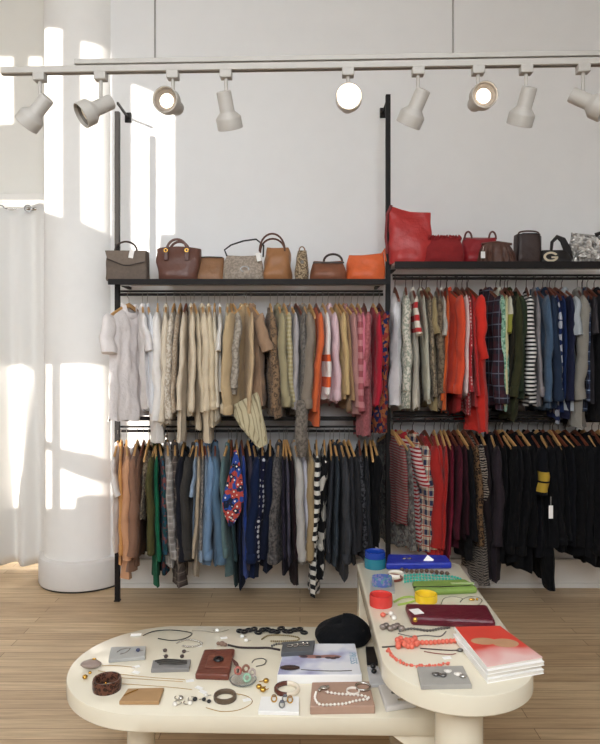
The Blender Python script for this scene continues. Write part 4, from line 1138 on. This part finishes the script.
# pearl box
t, c, o1 = slab(lo, [(312, 690), (369, 689), (375, 714), (310, 715)], .026, 'gift_box', 'flat rose beige box under the pearl necklace', 'box', plain('rose beige card', '#b08f7c', .6, 0, 40, .03, .05), None, bev=.003)
pf = lambda a, q, dz=0: tp(a, q, ZL + .026) + Vector((0, 0, dz))
chain(pf, [(316, 694), (315, 700), (320, 706), (332, 706), (345, 705), (357, 702), (369, 700), (362, 697), (350, 696), (336, 695), (325, 693)], 'white pearl necklace looped on the rose beige box', M_pearl, .0008, beads=.0044, pmat=M_pearl, gap=2.7)
blob(pf, 324, 690, 'silver shell brooch on the rose beige box', 'brooch', 'brooch', [('shell', M_silver, [(0, 0, .007, .008, 1.9, 1.2, .8), (-.014, -.012, .006, .006, 1, 1.3, 1), (.012, .006, .006, .006, 1, 1, 1)])])
bangle(pf, 353, 692, 'smaller white bangle on the rose beige box', .022, .007, .005, M_pearl, G_J); bangle(pf, 363, 688, 'larger white bangle at the rose beige box corner', .026, .008, .006, M_silver, G_J)
# white wallet
t, c, o1 = slab(lo, [(378, 690), (402, 689), (417, 708), (386, 713)], .018, 'wallet', 'white quilted wallet with silver clasp beneath the taller table edge', 'wallet', plain('white quilted leather', '#dedad6', .4, 0, 30, .3, .04), None, bev=.005)
b = BM(); box(b, .0, .055, -.045, -.035, .018, .023); mk('clasp', b, M_silver, t, False, .002)
b = BM(); sphere(b, (-.005, .008, .018), .009, 8, 5, 1, 1, .4); mk('stud', b, M_dsilver, t)
# phone + tile
t, c, o1 = slab(lo, [(365.5, 650), (376, 650), (378, 667), (367, 667)], .014, 'phone_case', 'black slim case standing beside the beret', 'case', M_black, None)
t, c, o1 = slab(lo, [(367, 669), (378, 669), (386, 687), (370, 688)], .012, 'display_tile', 'pale display tile with two black earrings', 'display tile', plain('pale tile', '#c9c8ca', .6), G_J)
earring(lo, 373, 672, 'farther black ball earring on the pale tile', M_black, M_silver, .010, zoff=.012); earring(lo, 374, 677, 'nearer black ball earring on the pale tile', M_black, M_silver, .010, zoff=.012)
# beret
p = lo(343, 645); p.y += .03
t = thing('beret', 'black felt beret lying on the low table', 'hat', p)
b = BM(); rings = []
for j in range(13):
    v = j / 12; ring = []
    for k in range(40):
        a = 2 * PI * k / 40
        r_ = .105 * [.80, .93, 1.0, 1.02, 1.0, .95, .88, .78, .66, .52, .37, .2, .03][j]
        z = .088 * [0, .05, .16, .3, .43, .55, .66, .76, .84, .91, .96, .99, 1][j] * (1 + .22 * math.cos(a - .4) * v)
        q = 1 + .03 * math.sin(3 * a + 1) + .02 * math.sin(7 * a + v * 4)
        ring.append(Vector((r_ * q * math.cos(a), .82 * r_ * q * math.sin(a), z)))
    rings.append(ring)
loft(b, rings); mk('crown', b, cloth('#0b0c10', rough=.95), t, angle=80)
b = BM(); tube(b, [(.02 + .0, 0, .084), (.022, 0, .098)], .003, 6); mk('stalk', b, cloth('#0b0c10'), t)

# --- taller table
bangle(hi, 375, 567, 'wide teal bangle at the bottom of the blue pair', .046, .042, .006, plain('teal enamel', '#1d7084', .25), G_H)
bangle(hi, 375, 567, 'royal blue bangle stacked on the teal one', .044, .026, .006, plain('blue enamel', '#1c3f9a', .25), G_H, zoff=.0425)
t, c, o1 = slab(hi, [(388, 560), (446, 561), (452, 569), (386, 570)], .028, 'clutch_bag', 'royal blue long clutch at the far table end', 'clutch bag', leather('royal blue leather', '#1a2fa0', .4), None, bev=.008)
b = BM(); M = Matrix.Translation((.04, -.03, .03)) @ Matrix.Rotation(-.6, 4, 'X') @ Matrix.Rotation(.7, 4, 'Y'); box(b, -.016, .016, -.001, .001, -.016, .016, M); mk('price_tag', b, M_paper, t, False)
b = BM(); [sphere(b, (-.06 + .022 * k, -.008, .03), .008, 8, 5, 1.3, 1, .5) for k in range(2)]; mk('brooch', b, M_silver, t)
bangle(hi, 393, 579, 'thin brown bangle leaning beside the patterned cuff', .040, .010, .006, leather('russet resin', '#7c3f34', .3), G_H); bangle(hi, 396, 575, 'thin white bangle beside the russet one', .034, .010, .006, M_pearl, G_H)
t, c, o1 = slab(hi, [(370, 583), (394, 582), (395, 594), (370, 595)], .010, 'display_tile', 'grey display tile under the blue patterned cuff', 'display tile', M_grey, G_H)
bangle(hi, 382, 588, 'blue and lilac patterned cuff on the grey tile', .040, .036, .006, cloth('#5a6fae', 'floral', '#8d86b4', 60, '#5f8f9a', rough=.3), G_H, zoff=.0105, el=.7)
chain(hi, [(402, 572), (412, 573.5), (425, 573), (438, 574.5), (450, 576)], 'chunky brown bead necklace behind the turquoise beads', leather('brown beads', '#5d4636', .3), .0015, G_H, beads=.009)
for k, nm in enumerate(('farthest', 'middle', 'nearest')):
    chain(hi, [(405, 577 + 3 * k), (418, 576 + 3 * k), (435, 577 + 3.0 * k), (452, 578 + 3 * k), (462, 581 + 2.4 * k)], nm + ' strand of turquoise bead necklace', plain('turquoise', '#3fa893', .3), .0012, G_H, beads=.0055)
t, c, o1 = slab(hi, [(412, 587), (466, 585), (478, 594), (416, 597)], .026, 'clutch_bag', 'soft green leather clutch on the taller table', 'clutch bag', leather('green leather', '#7f9c4a', .5), None, bev=.010)
b = BM(); tube(b, [(-.12, -.03, .024), (-.02, -.034, .026), (.1, -.02, .025)], .003, 6); mk('zip', b, M_black, t)
b = BM(); box(b, .03, .12, -.005, .01, .026, .030); mk('strap', b, leather('pale green strap', '#a9bd7f', .5), t, False, .002)
bangle(hi, 381, 605, 'wide red bangle at the taller table edge', .042, .040, .007, plain('red resin', '#d8403a', .2), G_H)
chain(hi, [(394, 603), (402, 599), (412, 598), (416, 601), (408, 604), (398, 606)], 'flat lime green bangle behind the yellow one', plain('lime resin', '#a4be5c', .3), .004, G_H, name='bangle', cat='bangle')
bangle(hi, 426, 601, 'wide yellow bangle beside the burgundy clutch', .042, .028, .007, plain('yellow resin', '#ecc52c', .2), G_H)
chain(hi, [(441, 605), (444, 599), (452, 597), (462, 599), (460, 603)], 'silver wire cuff nearest the yellow bangle', M_silver, .0015, G_H, name='bracelet', cat='bracelet')
chain(hi, [(460, 602), (466, 598), (476, 597), (482, 601), (478, 606)], 'silver wire cuff at the far table corner', M_silver, .0015, G_H, name='bracelet', cat='bracelet')
blob(hi, 472, 601, 'gold and white charm between the wire cuffs', 'charm', 'charm', [('charm_bead', M_gold, [(0, 0, .006, .006, 2, 1, .8), (.02, .004, .005, .005, 1, 1, 1)])], G_H)
t, c, o1 = slab(hi, [(405, 612), (487, 613), (496, 630), (411, 626)], .032, 'clutch_bag', 'long burgundy leather clutch with white tag', 'clutch bag', leather('burgundy leather', '#5f1626', .35), None, bev=.010)
b = BM(); M = Matrix.Translation((-.115, -.012, .034)) @ Matrix.Rotation(.3, 4, 'Z'); box(b, -.018, .018, -.022, .022, -.0005, .0008, M); mk('price_tag', b, M_paper, t, False)
b = BM(); sphere(b, (-.125, -.045, .02), .010, 10, 7); mk('clasp', b, M_gold, t)
for px, py, s_ in ((391, 616, 'farther white shell earring beside the red bangle'), (394, 620, 'nearer white shell earring beside the red bangle'), (383, 617, 'rosy stud earring below the red bangle')):
    earring(hi, px, py, s_, M_pearl if 'white' in s_ else M_coral, M_silver, .010, G_H)
blob(hi, 392, 630, 'bundled grey crystal bracelet near the table edge', 'bracelet', 'bracelet', [('crystal_bundle', plain('grey crystal', '#8e8077', .3, .3, 60, .4, .3), [(.012 * k - .03, .012 * math.sin(k * 2.1), .010, .010, 1.2, 1, 1) for k in range(6)])], G_H)
chain(hi, [(400, 632), (412, 630), (428, 632), (440, 630), (450, 629)], 'twisted grey leaf necklace in front of the burgundy clutch', M_dsilver, .003, G_H, beads=.0045)
chain(hi, [(398, 634), (412, 637), (426, 636), (440, 637), (446, 632)], 'thin grey cord looping under the leaf necklace', leather('grey cord', '#6d6560', .7), .0018, G_H)
blob(hi, 408, 646, 'coral pink bead cluster with rope tail', 'necklace', 'necklace', [('bead_cluster', M_coral, [(.014 * (k % 5) - .03 + rnd.uniform(-.004, .004), .012 * (k // 5) - .018 + rnd.uniform(-.004, .004), .009 + .006 * (k % 3 == 1), .0095, 1, 1, 1) for k in range(20)])], G_H)
chain(hi, [(418, 645), (430, 645), (444, 644), (458, 643)], 'thick coral bead rope running towards the books', M_coral, .002, G_H, beads=.0078, gap=1.7)
chain(hi, [(388, 651), (392, 658), (400, 663), (412, 667), (424, 667.5), (436, 667), (450, 664)], 'coral branch necklace curving at the rounded edge', M_coral, .0012, G_H, beads=.0048, gap=1.9, jit=.005)
chain(hi, [(382, 648), (390, 647.5), (397, 647)], 'dark clasp pin beside the coral bead cluster', M_dsilver, .0025, G_H, name='hair_pin', cat='pin')
chain(hi, [(420, 649), (434, 650), (448, 651), (458, 651)], 'dark cord bracelet below the coral rope', leather('dark cord', '#4b3532', .6), .002, G_H, name='bracelet', cat='bracelet')
chain(hi, [(424, 652), (436, 654), (450, 655), (456, 654)], 'rusty cord bracelet below the coral rope', leather('rusty cord', '#8b4a3c', .6), .0015, G_H, name='bracelet', cat='bracelet')
pricetag(hi, 447, 658, 'white tag below the rusty cord bracelet', .2); 
blob(hi, 460, 652, 'grey stone clasp touching the book stack', 'clasp', 'clasp', [('clasp_stone', M_dsilver, [(0, 0, .006, .007, 1.4, 1, .8)])], G_H)
t, c, o1 = slab(hi, [(417, 671), (463, 670), (472, 689), (421, 690)], .013, 'display_tile', 'grey display tile with jewels at the rounded end', 'display tile', plain('mid grey tile', '#a8a49d', .6), G_H)
tf = lambda a, q, dz=0: tp(a, q, ZH + .013) + Vector((0, 0, dz))
for px, py, m_, s_ in ((436, 676, M_dsilver, 'dark flower brooch on the jewel tile'), (443, 677, M_dsilver, 'dark oval brooch on the jewel tile'), (448, 673, M_pearl, 'white pearl brooch on the jewel tile'), (458, 676, M_pearl, 'white square brooch on the jewel tile'), (463, 678, M_silver, 'silver brooch at the jewel tile corner')):
    blob(tf, px, py, s_, 'brooch', 'brooch', [('brooch_face', m_, [(0, 0, .005, .007, 1.3, 1, .7), (.007, .005, .004, .005, 1, 1, .7), (-.006, .005, .004, .005, 1, 1, .7)])], G_H)
# book stack
P = [tp(455, 627, .646), tp(500, 626, .646), tp(543, 657.5, .646), tp(487, 667, .646)]
c = sum(P, Vector()) / 4
bo = [Vector((p.x - c.x, p.y - c.y, 0)) for p in P]
zb = ZH
red = NT('red book cover'); oc = red.obj(); nz = red.n('ShaderNodeTexNoise'); nz.inputs['Scale'].default_value = 7; red.l(oc, nz.inputs['Vector'])
sp = red.n('ShaderNodeSeparateXYZ'); red.l(oc, sp.inputs[0])
fr = red.math('ADD', red.math('MULTIPLY', sp.outputs[1], -4.0), red.math('SUBTRACT', nz.outputs['Fac'], .55))
rr2 = red.n('ShaderNodeValToRGB'); red.l(fr, rr2.inputs[0]); rr2.color_ramp.elements[0].position = .05; rr2.color_ramp.elements[0].color = lin('#dd4a3c'); rr2.color_ramp.elements[1].position = .42; rr2.color_ramp.elements[1].color = lin('#f3ccc6')
red.l(rr2.outputs[0], red.b.inputs['Base Color']); red.b.inputs['Roughness'].default_value = .3
LB = ['lowest white paged book of the stack on the taller table', 'white paged book second from the bottom of the stack', 'white paged book directly beneath the red covered one', 'top book with red cover and tan shape']
for k in range(4):
    th_ = (.012, .012, .011, .010)[k]
    t = thing('book', LB[k], 'book', (c.x + (.003, -.002, .004, 0)[k], c.y + (0, .003, -.002, .002)[k], zb), (.0, .015, -.01, .0)[k], 'books stacked on the taller table')
    b = BM(); loft(b, [inset(bo, .985, .0015), inset(bo, .985, th_ - .0015)]); mk('pages', b, plain('book pages', '#e9e3d8', .8, 0, 200, .1, .03), t, False)
    cm = red.m if k == 3 else M_paper
    b = BM(); loft(b, [inset(bo, 1, th_ - .0015), inset(bo, 1, th_)]); mk('front_cover', b, cm, t, False)
    b = BM(); loft(b, [inset(bo, 1, 0), inset(bo, 1, .0015)]); mk('back_cover', b, M_paper, t, False)
    sL = [bo[0], bo[3]]; b = BM(); d_ = Vector((-.0015, 0, 0))
    loft(b, [[sL[0] + d_, sL[0], sL[1], sL[1] + d_], [v + Vector((0, 0, th_)) for v in (sL[0] + d_, sL[0], sL[1], sL[1] + d_)]]); mk('spine', b, M_paper, t, False)
    zb += th_ + .0004
    if k == 3:
        b = BM(); sphere(b, (-.030, .012, th_), .030, 20, 8, 1.3, .8, .02); sphere(b, (.030, .0, th_), .032, 20, 8, 1.25, .95, .02); mk('cover_picture', b, plain('tan cover shape', '#c79a76', .35, 0, 20, 0, .1), t)

# ------------------------------------------------------------------ light
w = bpy.data.worlds.new('daylight'); S.world = w; w.use_nodes = True
bg = w.node_tree.nodes['Background']; bg.inputs[0].default_value = (.90, .95, 1.0, 1); bg.inputs[1].default_value = 9.3
L = bpy.data.lights.new('sun', 'SUN'); L.energy = 9.0; L.color = (1, .93, .82); L.angle = R(.25)
so = bpy.data.objects.new('sun', L); C.objects.link(so)
so.rotation_euler = SUN.to_track_quat('-Z', 'Y').to_euler(); so.location = (-6, -8, 4)
for i in range(4):
    pass
A = bpy.data.lights.new('window_portal', 'AREA'); A.shape = 'RECTANGLE'; A.size = XG + 2.3; A.size_y = 4.6 - SILL; A.cycles.is_portal = True
ao = bpy.data.objects.new('window_portal', A); C.objects.link(ao); ao.location = ((XG - 2.3) / 2, YF - .08, (4.6 + SILL) / 2); ao.rotation_euler = (R(90), 0, 0)

# ------------------------------------------------------------------ camera
cd = bpy.data.cameras.new('camera'); co = bpy.data.objects.new('camera', cd); C.objects.link(co)
cd.sensor_fit = 'AUTO'; cd.sensor_width = 36; cd.lens = 36 * F / 744
co.location = (0, 0, EYE); co.rotation_euler = (R(90), 0, 0); cd.shift_y = -(372 - CY) / 744
cd.clip_start = .05
S.camera = co
S.view_settings.view_transform = 'Standard'; S.view_settings.look = 'None'
S.view_settings.exposure = 0.0; S.view_settings.gamma = 1; S.view_settings.use_curve_mapping = False
S.cycles.use_denoising = True
S.cycles.max_bounces = 10; S.cycles.diffuse_bounces = 6
S.cycles.sample_clamp_indirect = 8
